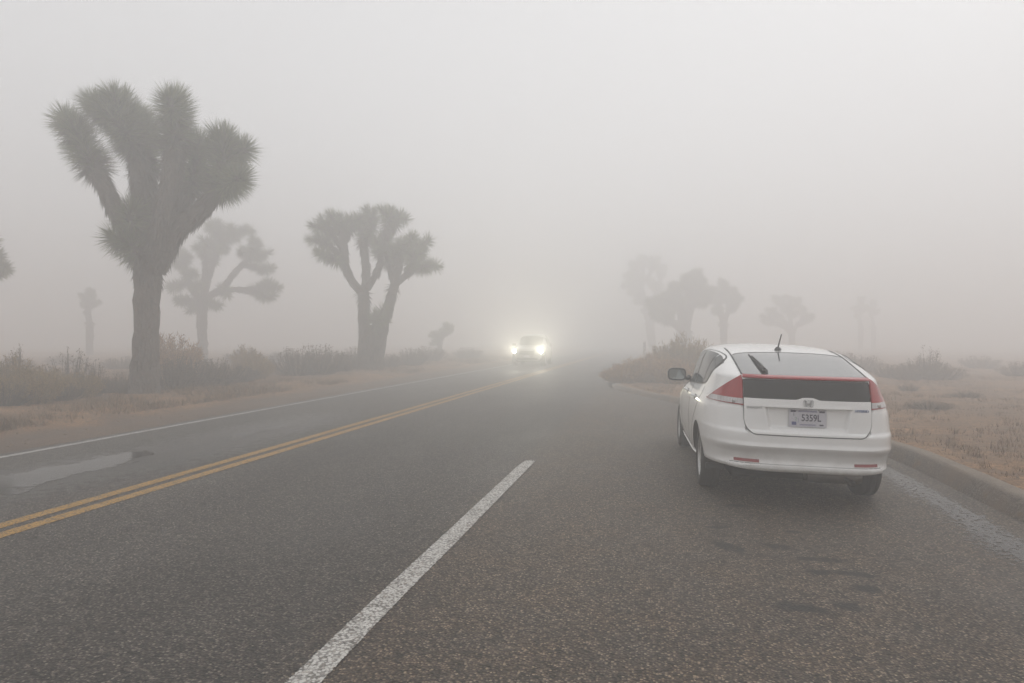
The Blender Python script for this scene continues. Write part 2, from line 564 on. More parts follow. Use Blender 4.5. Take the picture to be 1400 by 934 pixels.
def pool_px(name, px):
    pool(name, [on_ground(*p) for p in px], M['puddle_water'])
def pool_px2(name, px):
    pool(name, [on_ground(*p) for p in px], M['gutter_water'])
pool_px('puddle', [(-60, 662), (-20, 655), (25, 648), (62, 639), (95, 632), (130, 626), (165, 621), (186, 619), (192, 624), (176, 633), (148, 641), (118, 646), (88, 653), (62, 661), (40, 670), (0, 673), (-50, 680)])
pool_px2('puddle', [(300, 603), (318, 594), (338, 589), (365, 585), (392, 580), (400, 581), (380, 587), (352, 592), (336, 598), (318, 605)])
def gutter():
    V, F, rim = [], [], []
    ys = np.arange(1.5, 10.5, .2)
    for y in ys:
        wdt = .40 + .10 * nz(y * .8, 5)
        for f, r in ((0.35, 0.0), (.70, .78), (1.1, .78), (1.75, 0.0)):
            gx = curb_x(y) - .02 - f * wdt; V.append((gx, y, road_z(gx) + .0045)); rim.append(r)
    for k in range(len(ys) - 1):
        for c in range(3):
            i = k * 4 + c
            F.append((i + 1, i, i + 4, i + 5))
    o = pymesh('gutter_water', V, F, M['gutter_water'])
    at = o.data.attributes.new('rim', 'FLOAT', 'POINT'); at.data.foreach_set('value', rim)
    prop(o, kind='structure')
gutter()
# ------------------------------------------------------------------ plants
def tube_np(path, radii, sides=9, jitter=.0, seed=0):
    """swept tube along path (list of Vector)"""
    P = [Vector(p) for p in path]
    V, F = [], []
    n = len(P)
    up = Vector((.31, .95, .05))
    for i in range(n):
        t = (P[min(i + 1, n - 1)] - P[max(i - 1, 0)]).normalized()
        a = t.cross(up)
        if a.length < 1e-4: a = t.cross(Vector((1, 0, 0)))
        a.normalize(); b = t.cross(a)
        for s in range(sides):
            th = 2 * math.pi * s / sides
            r = radii[i] * (1 + jitter * mnoise.noise(Vector((i * .9, s * 1.3, seed))))
            V.append(P[i] + (a * math.cos(th) + b * math.sin(th)) * r)
    for i in range(n - 1):
        for s in range(sides):
            F.append((i * sides + s, i * sides + (s + 1) % sides, (i + 1) * sides + (s + 1) % sides, (i + 1) * sides + s))
    F.append(tuple(range(sides - 1, -1, -1)))
    F.append(tuple((n - 1) * sides + s for s in range(sides)))
    return V, F
def spline(pts, radii, sub=5):
    """Catmull-Rom through the points"""
    P, Q = [], []
    n = len(pts)
    for i in range(n - 1):
        p0, p1, p2, p3 = pts[max(i - 1, 0)], pts[i], pts[i + 1], pts[min(i + 2, n - 1)]
        for k in range(sub):
            t = k / sub
            P.append(.5 * ((2 * p1) + (p2 - p0) * t + (2 * p0 - 5 * p1 + 4 * p2 - p3) * t * t + (3 * p1 - p0 - 3 * p2 + p3) * t ** 3))
            Q.append(radii[i] * (1 - t) + radii[i + 1] * t)
    P.append(pts[-1]); Q.append(radii[-1])
    return P, Q
class Blades:
    """a heap of narrow leaf triangles"""
    def __init__(self): self.v = []
    def add(self, base, d, length, width, rnd):
        side = d.cross(rnd)
        if side.length < 1e-5: return
        side.normalize()
        mid = base + d * (length * .45) + Vector((0, 0, length * .015))
        self.v += [base - side * width * .5, base + side * width * .5, base + d * length]
    def mesh(self, name, mat, parent):
        if not self.v: return None
        V = np.array([tuple(v) for v in self.v])
        F = np.arange(len(V)).reshape(-1, 3)
        return np_mesh(name, V, F, mat, parent)
def rvec():
    return Vector((random.gauss(0, 1), random.gauss(0, 1), random.gauss(0, 1))).normalized()
def joshua(name, base, limbs, label, blade=.34, width=.022, density=1.0, group='joshua trees in the fog', head_len=.75, shag=True, sides=9, round_head=False, category='tree'):
    """limbs: list of (points, radii, has_head, shag_from). Everything in world metres, made local to base."""
    root = empty(name, base)
    prop(root, label, category, group)
    b0 = Vector(base)
    TV, TF = [], []
    green, dead = Blades(), Blades()
    for li, (pts, radii, head, sfrom) in enumerate(limbs):
        pts = [Vector(p) - b0 for p in pts]
        P, Q = spline(pts, radii)
        off = len(TV)
        v, f = tube_np(P, Q, sides, .22, li)
        TV += v; TF += [tuple(i + off for i in q) for q in f]
        seg = [(P[i + 1] - P[i]).length for i in range(len(P) - 1)]
        tot = sum(seg)
        def point(s):                       # s metres down from the tip
            d = 0.0
            for i in range(len(seg) - 1, -1, -1):
                if d + seg[i] >= s or i == 0:
                    t = min(1.0, (s - d) / max(seg[i], 1e-6))
                    return P[i + 1].lerp(P[i], t), (P[i + 1] - P[i]).normalized(), Q[i + 1] * (1 - t) + Q[i] * t
                d += seg[i]
        hl = min(head_len, tot * .9)
        if head:
            for k in range(int(620 * density * hl / .75)):
                s = (random.random() ** .85) * hl
                p, ax, r = point(s)
                w = rvec(); rad = (w - ax * w.dot(ax)).normalized()
                u = s / hl
                ang = R((5 + 100 * u ** .5 if not round_head else 5 + 135 * u ** .75) + random.gauss(0, 13))
                d = (ax * math.cos(ang) + rad * math.sin(ang)).normalized()
                L = blade * random.uniform(.78, 1.12) * (.75 + .25 * min(1, u * 4))
                (green if u < .80 or random.random() < .4 else dead).add(p + rad * r * .5, d, L, width, rvec())
        if shag:
            s0, s1 = (hl * .72 if head else 0.0), tot * (1 - sfrom)
            for k in range(int(max(0, s1 - s0) * 420 * density)):
                s = random.uniform(s0, s1)
                p, ax, r = point(s)
                w = rvec(); rad = (w - ax * w.dot(ax)).normalized()
                u = min(1.0, (s - s0) / .7)
                ang = R(105 + 55 * min(1, u * 1.6) + random.gauss(0, 8))
                d = (ax * math.cos(ang) + rad * math.sin(ang) + Vector((0, 0, -.22 * u))).normalized()
                dead.add(p + rad * r * .92, d, blade * random.uniform(.45, .85) * (1 - .28 * u), width * 1.15, rvec())
    tr = pymesh('trunk', TV, TF, M['bark'], root, smooth=True)
    green.mesh('crown', M['yucca_green'], root)
    dead.mesh('dead_leaf_skirt', M['yucca_dead'], root)
    return root
def px_tree(name, d, base_px, limbs_px, label, split=0, off_px=14.0, **kw):
    """limbs given as photo pixels with their own depth offsets; distance d comes from where the trunk stands"""
    bx, by = at_depth(base_px, 500, d).xy
    gz = ground_z(bx, by)
    base = (bx, by, gz - .05)
    out = []
    extra = []
    for (pts, radii, head, sf) in limbs_px:
        if head and split:                       # arms end in clusters of heads
            (x1, y1, e1), (x2, y2, e2) = pts[-2], pts[-1]
            for k in range(split):
                off = off_px * 28 / d
                t = random.uniform(.25, .6)
                sx, sy, se = x1 + (x2 - x1) * t, y1 + (y2 - y1) * t, e1 + (e2 - e1) * t
                tx, ty = x2 + random.choice((-1, 1)) * random.uniform(.5, 1.1) * off, y2 + random.uniform(-.7, .7) * off
                te = e2 + random.uniform(-.6, .6)
                extra.append(([(sx, sy, se), ((sx + tx) / 2 + (x2 - x1) * .1, (sy + ty) / 2, (se + te) / 2), (tx, ty, te)], [radii[-1] * 1.2, radii[-1], radii[-1] * .7], True, 0.0))
    for (pts, radii, head, sf) in limbs_px + extra:
        P = []
        for (x, y, dd) in pts:
            q = at_depth(x, y, d + dd)
            if y > 9000: q.z = gz - .1
            P.append(q)
        if pts[0][1] >= 500 and sf is not None and pts[0][1] > 480: P[0].z = gz - .12
        out.append((P, [r * d / FPX for r in radii], head, sf or 0.0))
    return joshua(name, base, out, label, **kw)

def grow(nodes, limbs, heads, r):
    """main limbs, then every head on a short curved arm from the nearest limb node below it"""
    out = []
    nodes = list(nodes)
    for L in limbs:
        out.append((L, [r * (1 - .4 * k / (len(L) - 1)) for k in range(len(L))], False, .15))
        nodes += L[1:]
        nodes += [tuple((a + b) / 2 for a, b in zip(L[k], L[k + 1])) for k in range(1, len(L) - 1)]
    for (x, y, e) in heads:
        n = min(nodes, key=lambda q: math.hypot(q[0] - x, (q[1] - y) * (1.0 if q[1] > y else 2.5)) + 4 * abs(q[2] - e))
        m = (n[0] + (x - n[0]) * .6, n[1] + (y - n[1]) * .38, (n[2] + e) / 2)
        out.append(([n, m, (x, y, e)], [r * .6, r * .52, r * .35], True, .05))
    return out
# the thick joshua tree on the left verge
px_tree('joshua_tree', 16.4, 198, [
    ([(198, 548, 0), (199, 500, 0), (201, 440, 0), (203, 372, 0), (208, 345, 0)], [20, 17.5, 16.5, 16, 13], False, .78),
    ([(205, 380, 0), (182, 325, -.1), (160, 290, -.3), (140, 248, -.35), (116, 205, -.3), (99, 166, -.3)], [14.3, 13.2, 10.5, 9.9, 9.4, 6.6], True, .05),
    ([(205, 378, 0), (194, 325, .2), (193, 265, .25), (186, 205, .15), (168, 132, .1)], [13.2, 13.2, 12.1, 11.0, 6.6], True, .05),
    ([(190, 215, .25), (165, 172, -.2), (132, 140, -.35)], [9.9, 8.8, 5.5], True, .05),
    ([(207, 372, 0), (221, 318, -.2), (233, 255, -.3), (240, 190, -.25), (243, 130, -.2)], [14.3, 13.2, 12.1, 11.0, 6.6], True, .05),
    ([(212, 330, .3), (205, 270, .6), (200, 210, .6), (198, 162, .6)], [11.0, 11.0, 9.9, 6.6], True, .05),
    ([(213, 370, 0), (240, 318, 0), (268, 294, .05), (292, 268, .1), (305, 230, .1), (308, 182, .1)], [14.3, 13.2, 12.1, 11.0, 9.9, 6.6], True, .05),
    ([(296, 262, .1), (318, 250, -.2), (334, 242, -.3)], [8.8, 7.7, 5.5], True, .05),
    ([(235, 318, .4), (255, 268, .7), (268, 232, .7), (272, 190, .6)], [11.0, 9.9, 8.8, 5.5], True, .05),
    ([(292, 250, .4), (318, 222, .6), (328, 196, .6)], [8.8, 7.7, 5.5], True, .05),
    ([(196, 352, -.2), (176, 335, -.3), (166, 328, -.35)], [8.8, 7.7, 4.4], True, .0),
    ([(185, 318, -.1), (178, 300, -.3), (176, 288, -.3)], [7.7, 6.6, 4.4], True, .0),
], 'big joshua tree with one straight thick trunk and upswept shaggy arms on the verge', blade=.50, width=.026, density=1.1, head_len=1.35, sides=12, split=1, off_px=8.0)

# a forked one with two trunks further along the verge
px_tree('joshua_tree', 28.5, 505, [
    ([(498, 508, 0), (498, 470, 0), (498, 430, 0), (497, 400, 0)], [9.5, 8.5, 8, 7.5], False, .6),
    ([(514, 508, 0), (522, 460, 0), (531, 420, 0), (540, 390, 0)], [9, 7.5, 7, 6], False, .6),
    ([(505, 508, 0), (507, 480, 0), (510, 455, -.2)], [9, 8, 6], False, .6),
    ([(510, 470, -.2), (513, 448, -.3), (513, 428, -.3)], [4, 4, 2.5], True, 0),
    ([(497, 402, 0), (484, 388, -.2), (473, 366, -.3), (470, 335, -.3), (464, 294, -.3)], [6, 5.5, 5, 5, 2.5], True, .3),
    ([(471, 345, -.3), (456, 322, -.5), (438, 300, -.6)], [4, 3.5, 2], True, .2),
    ([(472, 352, -.3), (452, 338, 0), (434, 322, .2)], [4, 3.5, 2], True, .2),
    ([(473, 362, -.3), (458, 356, -.6), (446, 350, -.7)], [3.5, 3, 2], True, .2),
    ([(470, 335, -.3), (478, 315, .3), (486, 297, .5)], [4, 3.5, 2], True, .2),
    ([(498, 402, 0), (501, 372, .2), (497, 335, .3), (500, 312, .3)], [6, 5.5, 5, 3], True, .3),
    ([(498, 340, .3), (506, 312, .1), (512, 288, 0)], [4.5, 4, 2], True, .2),
    ([(502, 395, 0), (514, 375, -.2), (522, 352, -.3), (522, 322, -.3)], [5, 4.5, 4, 2], True, .3),
    ([(521, 345, -.3), (530, 312, -.6), (535, 288, -.7)], [4, 3.5, 2], True, .2),
    ([(523, 342, -.2), (540, 308, 0), (548, 292, .2)], [4, 3.5, 2], True, .2),
    ([(540, 392, 0), (534, 368, .4), (524, 342, .6)], [5, 4.5, 2], True, .25),
    ([(540, 390, 0), (546, 362, -.2), (555, 328, -.4)], [5, 4.5, 2], True, .25),
    ([(541, 388, 0), (542, 362, .5), (540, 336, .7)], [5, 4, 2], True, .25),
    ([(542, 388, 0), (560, 372, .1), (574, 350, .2), (577, 330, .2)], [5, 4.5, 4, 2], True, .25),
    ([(562, 370, .1), (576, 366, -.3), (588, 362, -.5)], [4, 3.5, 2], True, .2),
    ([(556, 375, .1), (562, 360, -.5), (566, 345, -.8)], [4, 3.5, 2], True, .2),
], 'joshua tree forking low into two slim leaning trunks with rounded heads', blade=.46, width=.032, density=.42, head_len=.68, split=2, round_head=True)

# the one with the wide drooping crown standing behind the thick one
px_tree('joshua_tree', 40, 277, [
    ([(277, 505, 0), (277, 470, 0), (276, 440, 0), (278, 405, 0)], [7.5, 6.8, 6.5, 6], False, .55)] +
    grow([(277, 410, 0)], [[(277, 415, 0), (264, 396, -.1), (256, 378, -.2), (250, 362, 0)], [(278, 412, 0), (284, 384, .2), (293, 355, .3), (303, 325, .3)], [(280, 408, 0), (304, 394, -.2), (322, 372, -.3), (342, 352, -.2)], [(278, 410, 0), (280, 385, -.5), (282, 352, -.5)]],
         [(250, 412, -.4), (296, 420, -.5), (240, 392, .3), (262, 372, -.8), (244, 362, .4), (258, 350, 0), (284, 332, .5), (300, 304, .2), (320, 314, -.4), (338, 312, .6), (308, 340, -.6), (292, 314, -.3),
          (330, 342, .8), (346, 342, -.3), (360, 350, .2), (364, 372, .5), (306, 400, -.7), (318, 328, .9), (290, 352, .9), (270, 392, -.9), (275, 338, -.2), (352, 330, 0), (268, 420, .3)], 4.5) +
    [([(300, 398, 0), (325, 396, .1), (348, 396, .1), (374, 388, .1)], [4, 3.6, 3.2, 2], True, .35),
     ([(330, 396, .1), (352, 402, -.1), (370, 408, -.2)], [3, 2.6, 2], True, .2),
     ([(340, 396, .1), (356, 396, .5), (362, 392, .7)], [3, 2.6, 2], True, .2)],
    'joshua tree with wide ragged crown and drooping right arm behind the thick-trunked one', blade=.52, width=.036, density=.40, head_len=.75, split=2, round_head=True)

def random_joshua(d, base_px, base_py, heads, label, spread=.6, seed=1, fork=None, trunk_r=6, dens=.45, blade=.34, head_len=.6, group='joshua trees in the fog', split=2):
    random.seed(seed)
    top = min(h[1] for h in heads)
    fx, fy = fork or (base_px, base_py - (base_py - top) * .42)
    L = [([(base_px, max(base_py, 505), 0), ((base_px + fx) / 2, (base_py + fy) / 2, 0), (fx, fy, 0)], [trunk_r * 1.1, trunk_r, trunk_r * .9], False, .5)]
    H = [(x, y, random.uniform(-spread, spread)) for (x, y) in heads]
    limbs = []
    for (x, y, e) in H[::3]:
        limbs.append([(fx, fy + 4, 0), (fx + (x - fx) * .30, fy + (y - fy) * .35, e * .4), (fx + (x - fx) * .65, fy + (y - fy) * .62, e * .8)])
    L += grow([(fx, fy, 0)], limbs, H, trunk_r * .7)
    return px_tree('joshua_tree', d, base_px, L, label, blade=blade * 1.15, width=.04, density=dens * 1.1, split=split, head_len=head_len * .8, round_head=True, sides=7, group=group)
random_joshua(52, 123, 490, [(118, 404), (128, 402), (122, 396), (114, 416), (131, 414)], 'slim unbranched joshua tree with one brush head standing alone in the fog', .3, 3, (123, 440), 4.5, .5)
random_joshua(24, -22, 500, [(-2, 345), (-8, 372), (-16, 330), (-32, 340), (-45, 360), (-28, 318), (-6, 362)], 'joshua tree of which only one spiky branch end shows, open flat around it', .5, 4, (-24, 420), 6.5, .6)
random_joshua(52, 604, 500, [(596, 456), (612, 447), (618, 446), (603, 452), (594, 468)], 'stubby young joshua tree beside the far verge, past the forked one', .3, 5, (602, 478), 3.5, .5)
random_joshua(56, 938, 500, [(900, 430), (893, 415), (908, 405), (922, 392), (936, 380), (948, 374), (955, 384), (965, 396), (925, 410), (945, 400), (912, 425), (958, 412), (935, 418), (968, 408), (903, 418)],
              'broad dense joshua tree rising behind the brown bushes at the kerb end', 1.4, 6, (936, 452), 9, .75, .60, 1.0, split=3)
random_joshua(60, 990, 500, [(978, 396), (992, 388), (1003, 396), (1008, 405), (985, 408), (998, 410), (972, 408), (1000, 420), (980, 425)],
              'narrow-trunked joshua tree close beside the broad dense one', .8, 7, (989, 440), 4.5, .65, .52, .9)
random_joshua(78, 894, 495, [(868, 360), (880, 352), (895, 356), (905, 366), (860, 375), (875, 380), (890, 385), (900, 392), (865, 398), (872, 410), (858, 388)],
              'faint tall joshua tree almost lost in the fog beyond the kerb end', 1.4, 8, (888, 440), 5.5, .7, .62, 1.1)
random_joshua(68, 1084, 500, [(1045, 436), (1055, 425), (1064, 410), (1076, 406), (1088, 412), (1098, 422), (1104, 434), (1072, 422), (1086, 430), (1062, 430)],
              'pale joshua tree with flat open crown out in the field', 1.0, 9, (1082, 452), 4, .6, .52, .9)
random_joshua(80, 1176, 500, [(1170, 420), (1178, 408), (1185, 418), (1172, 432)], 'taller of two very faint slender joshua trees in the field', .4, 10, (1177, 445), 3.2, .6, .36, .8, 'faint paired joshua trees in the field')
random_joshua(81, 1194, 500, [(1190, 422), (1196, 412), (1201, 424)], 'shorter of two very faint slender joshua trees in the field', .4, 11, (1194, 445), 3.0, .6, .36, .8, 'faint paired joshua trees in the field')

# ---------------- shrubs: four kinds, each copy a thing with stems and foliage of its own
def shrub_meshes(kind, seed, n_stem, n_leaf, h, r, upright, leaf, mat):
    random.seed(seed)
    SVv, SF = [], []
    lv = Blades()
    tips = []
    for k in range(n_stem):
        az = random.uniform(0, 2 * math.pi)
        rr = r * math.sqrt(random.random())
        top = Vector((math.cos(az) * rr, math.sin(az) * rr, h * random.uniform(.55, 1.0) * (1 - .45 * (rr / r) ** 2)))
        bas = Vector((math.cos(az) * rr * .22, math.sin(az) * rr * .22, -.05))
        mid = bas.lerp(top, .5) + Vector((math.cos(az) * rr * (.10 if upright else .22), math.sin(az) * rr * (.10 if upright else .22), -.06 * h)) + rvec() * .05 * h
        pts = []
        for s in range(5):
            t = s / 4
            pts.append(bas.lerp(mid, t).lerp(mid.lerp(top, t), t))
        w0 = .011 if k % 4 else .018
        o = len(SVv)
        side = (top - bas).cross(rvec()).normalized()
        for s, p in enumerate(pts):
            w = w0 * (1 - .75 * s / 4)
            SVv += [p - side * w, p + side * w, p + side.cross(top - bas).normalized() * w * 1.4]
        for s in range(4):
            a = o + s * 3
            for q in range(3):
                SF.append((a + q, a + (q + 1) % 3, a + 3 + (q + 1) % 3, a + 3 + q))
        tips.append(pts)
    for k in range(n_leaf):
        pts = random.choice(tips)
        t = 1 - random.random() ** 1.5 * .85
        f = t * 4; i = min(3, int(f))
        p = pts[i].lerp(pts[i + 1], f - i) + rvec() * random.uniform(0, .11 * h)
        ax = (pts[4] - pts[0]).normalized()
        d = (ax * (.9 if upright else .45) + rvec()).normalized()
        lv.add(p, d, leaf * random.uniform(.6, 1.4), leaf * (.16 if upright else .34), rvec())
    me1 = bpy.data.meshes.new('stems'); me1.from_pydata([tuple(v) for v in SVv], [], SF); me1.materials.append(M[mat] if kind in ('rust', 'olive') else M['twig'])
    V = np.array([tuple(v) for v in lv.v])
    me2 = bpy.data.meshes.new('foliage'); me2.from_pydata([tuple(v) for v in V], [], np.arange(len(V)).reshape(-1, 3).tolist()); me2.materials.append(M[mat])
    return me1, me2
PROTO = {
    'grey': [shrub_meshes('grey', 20 + i, 130, 3900, 1.0, .85, False, .060, 'scrub_grey') for i in range(2)],
    'olive': [shrub_meshes('olive', 30 + i, 150, 4600, 1.0, .75, True, .12, 'scrub_olive') for i in range(2)],
    'rust': [shrub_meshes('rust', 40 + i, 190, 6500, 1.0, .85, True, .13, 'scrub_rust') for i in range(2)],
    'bare': [shrub_meshes('bare', 50 + i, 34, 700, 1.0, .42, False, .055, 'scrub_grey') for i in range(2)],
}
def shrub(kind, x, y, h, w, label, group, name='desert_shrub', seed=0):
    me1, me2 = PROTO[kind][seed % 2]
    root = empty(name, (x, y, ground_z(x, y) - .02), (seed * 2.399) % 6.28)
    root.scale = (w, w, h)
    prop(root, label, 'shrub', group)
    for nm, me in (('stems', me1), ('foliage', me2)):
        c = bpy.data.objects.new(nm, me); COL.objects.link(c); c.parent = root
    return root
def shrub_px(kind, px, d, h, w, label, group, seed=0, name='desert_shrub'):
    p = at_depth(px, 500, d)
    return shrub(kind, p.x, p.y, h, w, label, group, name, seed)
GV = 'scrub along the far verge'
ORD = ['first', 'second', 'third', 'fourth', 'fifth', 'sixth', 'seventh', 'eighth']
for i, (px, d, h, w) in enumerate([(-40, 13.2, .70, .90), (6, 13.2, .55, .65), (48, 13.8, .74, .85), (84, 14.4, .42, .60), (112, 15.2, .62, .62), (148, 16.8, .42, .5)]):
    shrub_px('grey' if i % 2 else 'olive', px, d, h, w, ('grey twiggy' if i % 2 else 'straw-coloured brushy') + ' shrub along the sandy verge, %s left of the thick trunk' % ORD[5 - i], GV, i)
for i, (px, d, h, w) in enumerate([(14, 15.4, .98, .8), (66, 16.0, .72, .8), (92, 15.2, .50, .6)]):
    shrub_px('olive', px, d, h, w, 'tan brushy shrub behind the grey verge row, %s left of the thick trunk' % ORD[[2, 1, 0][i]], GV, i)
for i, (px, d, h, w) in enumerate([(22, 15.8, 1.30, .55), (94, 17.8, 1.25, 1.3), (129, 15.6, .95, .7)]):
    shrub_px('bare', px, d, h, w, ['tallest bare twig cluster rising out of the roadside shrubs', 'tall thin bare-branched bush in front of the slim joshua tree', 'knee-high dark leafless bush beside the thick trunk'][i], GV, i)
for i, (px, d, h, w) in enumerate([(166, 17.0, .55, .6), (176, 16.5, .35, .45)]):
    shrub_px('grey', px, d, h, w, ['low grey shrub just behind the foot of the thick trunk', 'tiniest grey tuft against the foot of the thick trunk'][i], GV, i + 3)
shrub_px('rust', 236, 20.5, 1.45, 1.05, 'tall orange-brown bush right behind the thick trunk', GV, 0)
for i, (px, d, h, w) in enumerate([(232, 17.8, .85, .85), (262, 18.6, .92, 1.0), (294, 19.4, .85, 1.0), (326, 21.0, .60, .9)]):
    shrub_px('grey', px, d, h, w, 'brown-grey shrub right of the thick trunk, %s towards the forked tree' % ORD[i], GV, i)
for i, (px, d, h, w) in enumerate([(350, 22.0, .85, .8), (338, 24, 1.1, .8)]):
    shrub_px('olive', px, d, h, w, ['pale grassy bush below the drooping crown, nearer the road', 'taller pale grassy bush below the drooping crown, set back'][i], GV, i)
for i, (px, d, h, w) in enumerate([(408, 24.0, 1.05, 1.25), (435, 24.6, 1.15, 1.3), (462, 26.2, .85, 1.1)]):
    shrub_px('grey', px, d, h, w, 'rounded dark bush, %s before the forked joshua tree' % ORD[2 - i], GV, i + 1)
for i, (px, d, h, w) in enumerate([(484, 28.6, 1.0, 1.0), (528, 30.5, .7, .9)]):
    shrub_px('grey', px, d, h, w, 'fogged shrub %s the foot of the forked joshua tree' % ('just before', 'just past')[i], GV, i)
for i, (px, d, h, w) in enumerate([(560, 33, .9, 1.2), (586, 38, .9, 1.3), (640, 44, .8, 1.3), (20, 29, .6, 1.0), (92, 33, .6, 1.2), (166, 29, .6, 1.0), (335, 33, .8, 1.2), (390, 36, .7, 1.2)]):
    shrub_px('grey', px, d, h, w, ['fogged shrub right past the forked joshua tree', 'faint shrub just before the stubby young joshua tree', 'faintest shrub past the stubby young joshua tree, by the far verge', 'faint shrub behind the tallest bare twigs', 'faint shrub behind the slim brush-headed joshua tree', 'faint shrub seen just left of the thick trunk, far behind it', 'faint shrub under the drooping right arm of the wide crown', 'faint shrub between the wide crown and the rounded dark bushes'][i], GV, i)
GI = 'bushes at the end of the kerb'
for i, (px, d, h, w) in enumerate([(850, 22.4, .66, .85), (870, 22.8, .88, .95), (896, 22.8, .98, 1.0), (920, 21.6, .92, .9)]):
    shrub_px('rust', px, d, h, w, ['small rust-brown bush at the very tip of the kerb', 'rust-brown bush left of the white marker post', 'tallest rust-brown bush right of the white marker post', 'rust-brown bush nearest the parked car by the kerb bend'][i], GI, i)
for i, (px, d, h, w) in enumerate([(912, 24.5, 1.45, 1.0), (936, 24.0, 1.70, 1.05), (962, 24.8, 1.45, 1.1)]):
    shrub_px('olive', px, d, h, w, 'taller straw-brown bush behind the rust ones, %s from the marker post' % ORD[i], GI, i)
GF = 'shrubs out in the dry field'
for i, (px, d, h, w) in enumerate([(1240, 23.5, .62, .9), (1262, 24.2, .85, 1.0), (1284, 23.6, .62, 1.1)]):
    shrub_px('grey', px, d, h, w, '%s of three low shrubs clumped in the dry field, counted from the car' % ORD[i], GF, i)
shrub_px('bare', 1268, 24, 1.35, 1.0, 'leafless upright bush standing in the field clump', GF, 1)
for i, (px, d, h, w) in enumerate([(1218, 24.5, .55, .8), (1392, 26, .62, 1.0), (1170, 29, .9, 1.3), (1340, 34, .7, 1.2), (1140, 33, .9, 1.3)]):
    shrub_px('grey', px, d, h, w, ['small faint shrub between the car roof line and the field clump', 'low shrub on the dry field well right of the clump', 'wide faint shrub just behind the car below the paired thin trees', 'farthest faint shrub on the field past the clump', 'wide faint shrub just left of the one below the paired trees'][i], GF, i + 1)
for i, (px, d, h, w) in enumerate([(1242, 18.2, .22, .35), (1270, 12.9, .20, .55), (1320, 16, .18, .5)]):
    shrub_px('grey', px, d, h, w, ['small round tussock in front of the field clump', 'widest low dark tussock in the field grass, closest to the kerb', 'flat dark tussock in the middle of the field grass'][i], GF, i)

# ---------------- dry grass, too many blades to count
def scatter_grass(name, n, xf, yf, hmin, hmax, mat, patch):
    V = []
    k = 0
    tries = 0
    while k < n and tries < n * 8:
        tries += 1
        x, y = xf(), yf()
        g = nz(x * .35, y * .35, 8.0) + .5 * nz(x * 1.3, y * 1.3, 5.0)
        if g < patch + random.uniform(-.25, .25): continue
        if x < ROAD_L + .0 and x > ROAD_L - 1.0: continue
        if ROAD_L <= x < curb_x(y) + .42: continue
        z = ground_z(x, y) - .005
        k += 1
        hh = random.uniform(hmin, hmax) * (1 + .7 * max(0, g))
        for b in range(7):
            a = random.uniform(0, 6.283)
            lean = random.uniform(.1, 1.1)
            bx, by = x + random.gauss(0, .04), y + random.gauss(0, .04)
            w = .0045
            V += [(bx - w * math.sin(a), by + w * math.cos(a), z), (bx + w * math.sin(a), by - w * math.cos(a), z),
                  (bx + math.cos(a) * hh * lean, by + math.sin(a) * hh * lean, z + hh * random.uniform(.5, 1))]
    V = np.array(V)
    o = np_mesh(name, V, np.arange(len(V)).reshape(-1, 3), M[mat])
    return o
random.seed(11)
g1 = scatter_grass('field_grass', 16000, lambda: -2 + 26 * random.random() ** 1.3, lambda: 3 + 38 * random.random() ** 1.6, .03, .11, 'dry_grass', -.05)
prop(g1, 'sparse dry tan grass over the field beside the kerb', 'grass', kind='stuff')
g2 = scatter_grass('verge_grass', 11000, lambda: -9.6 - 18 * random.random() ** 1.5, lambda: 8 + 40 * random.random() ** 1.3, .06, .20, 'dry_grass', -.05)
prop(g2, 'dry grass among the shrubs on the far verge', 'grass', kind='stuff')

# small stones and clods on the sandy verge, the field edge and the gutter
def scatter_stones(name, n, place, smin, smax, mat, label):
    V, F = [], []
    base = [(1, 0, -.3), (-.5, .87, -.3), (-.5, -.87, -.3), (0, 0, .9), (.3, .5, .55), (-.6, .1, .5)]
    faces = [(0, 1, 4), (1, 5, 4), (1, 2, 5), (2, 0, 3), (0, 4, 3), (4, 5, 3), (5, 2, 3)]
    for k in range(n):
        x, y = place()
        s = smin + (smax - smin) * random.random() ** 3
        a = random.uniform(0, 6.28)
        z = ground_z(x, y)
        o = len(V)
        for (bx, by, bz) in base:
            j = random.uniform(.7, 1.3)
            V.append((x + (bx * math.cos(a) - by * math.sin(a)) * s * j, y + (bx * math.sin(a) + by * math.cos(a)) * s * j, z + bz * s * .6 * j))
        F += [tuple(i + o for i in f) for f in faces]
    o = pymesh(name, V, F, M[mat])
    prop(o, label, 'stones', kind='stuff')
simple('pebble', (.17, .125, .085), .9, .35, 6)
def p_left():
    y = 6 + 30 * random.random() ** 1.4
    return ROAD_L - .35 - 3.6 * random.random() ** 1.3, y
def p_right():
    y = 3 + 20 * random.random() ** 1.4
    return curb_x(y) + .5 + 5 * random.random() ** 1.6, y
scatter_stones('verge_gravel', 2600, p_left, .008, .040, 'pebble', 'loose gravel and clods on the sandy far verge')
scatter_stones('field_gravel', 1800, p_right, .006, .030, 'pebble', 'loose gravel on the field edge behind the kerb')
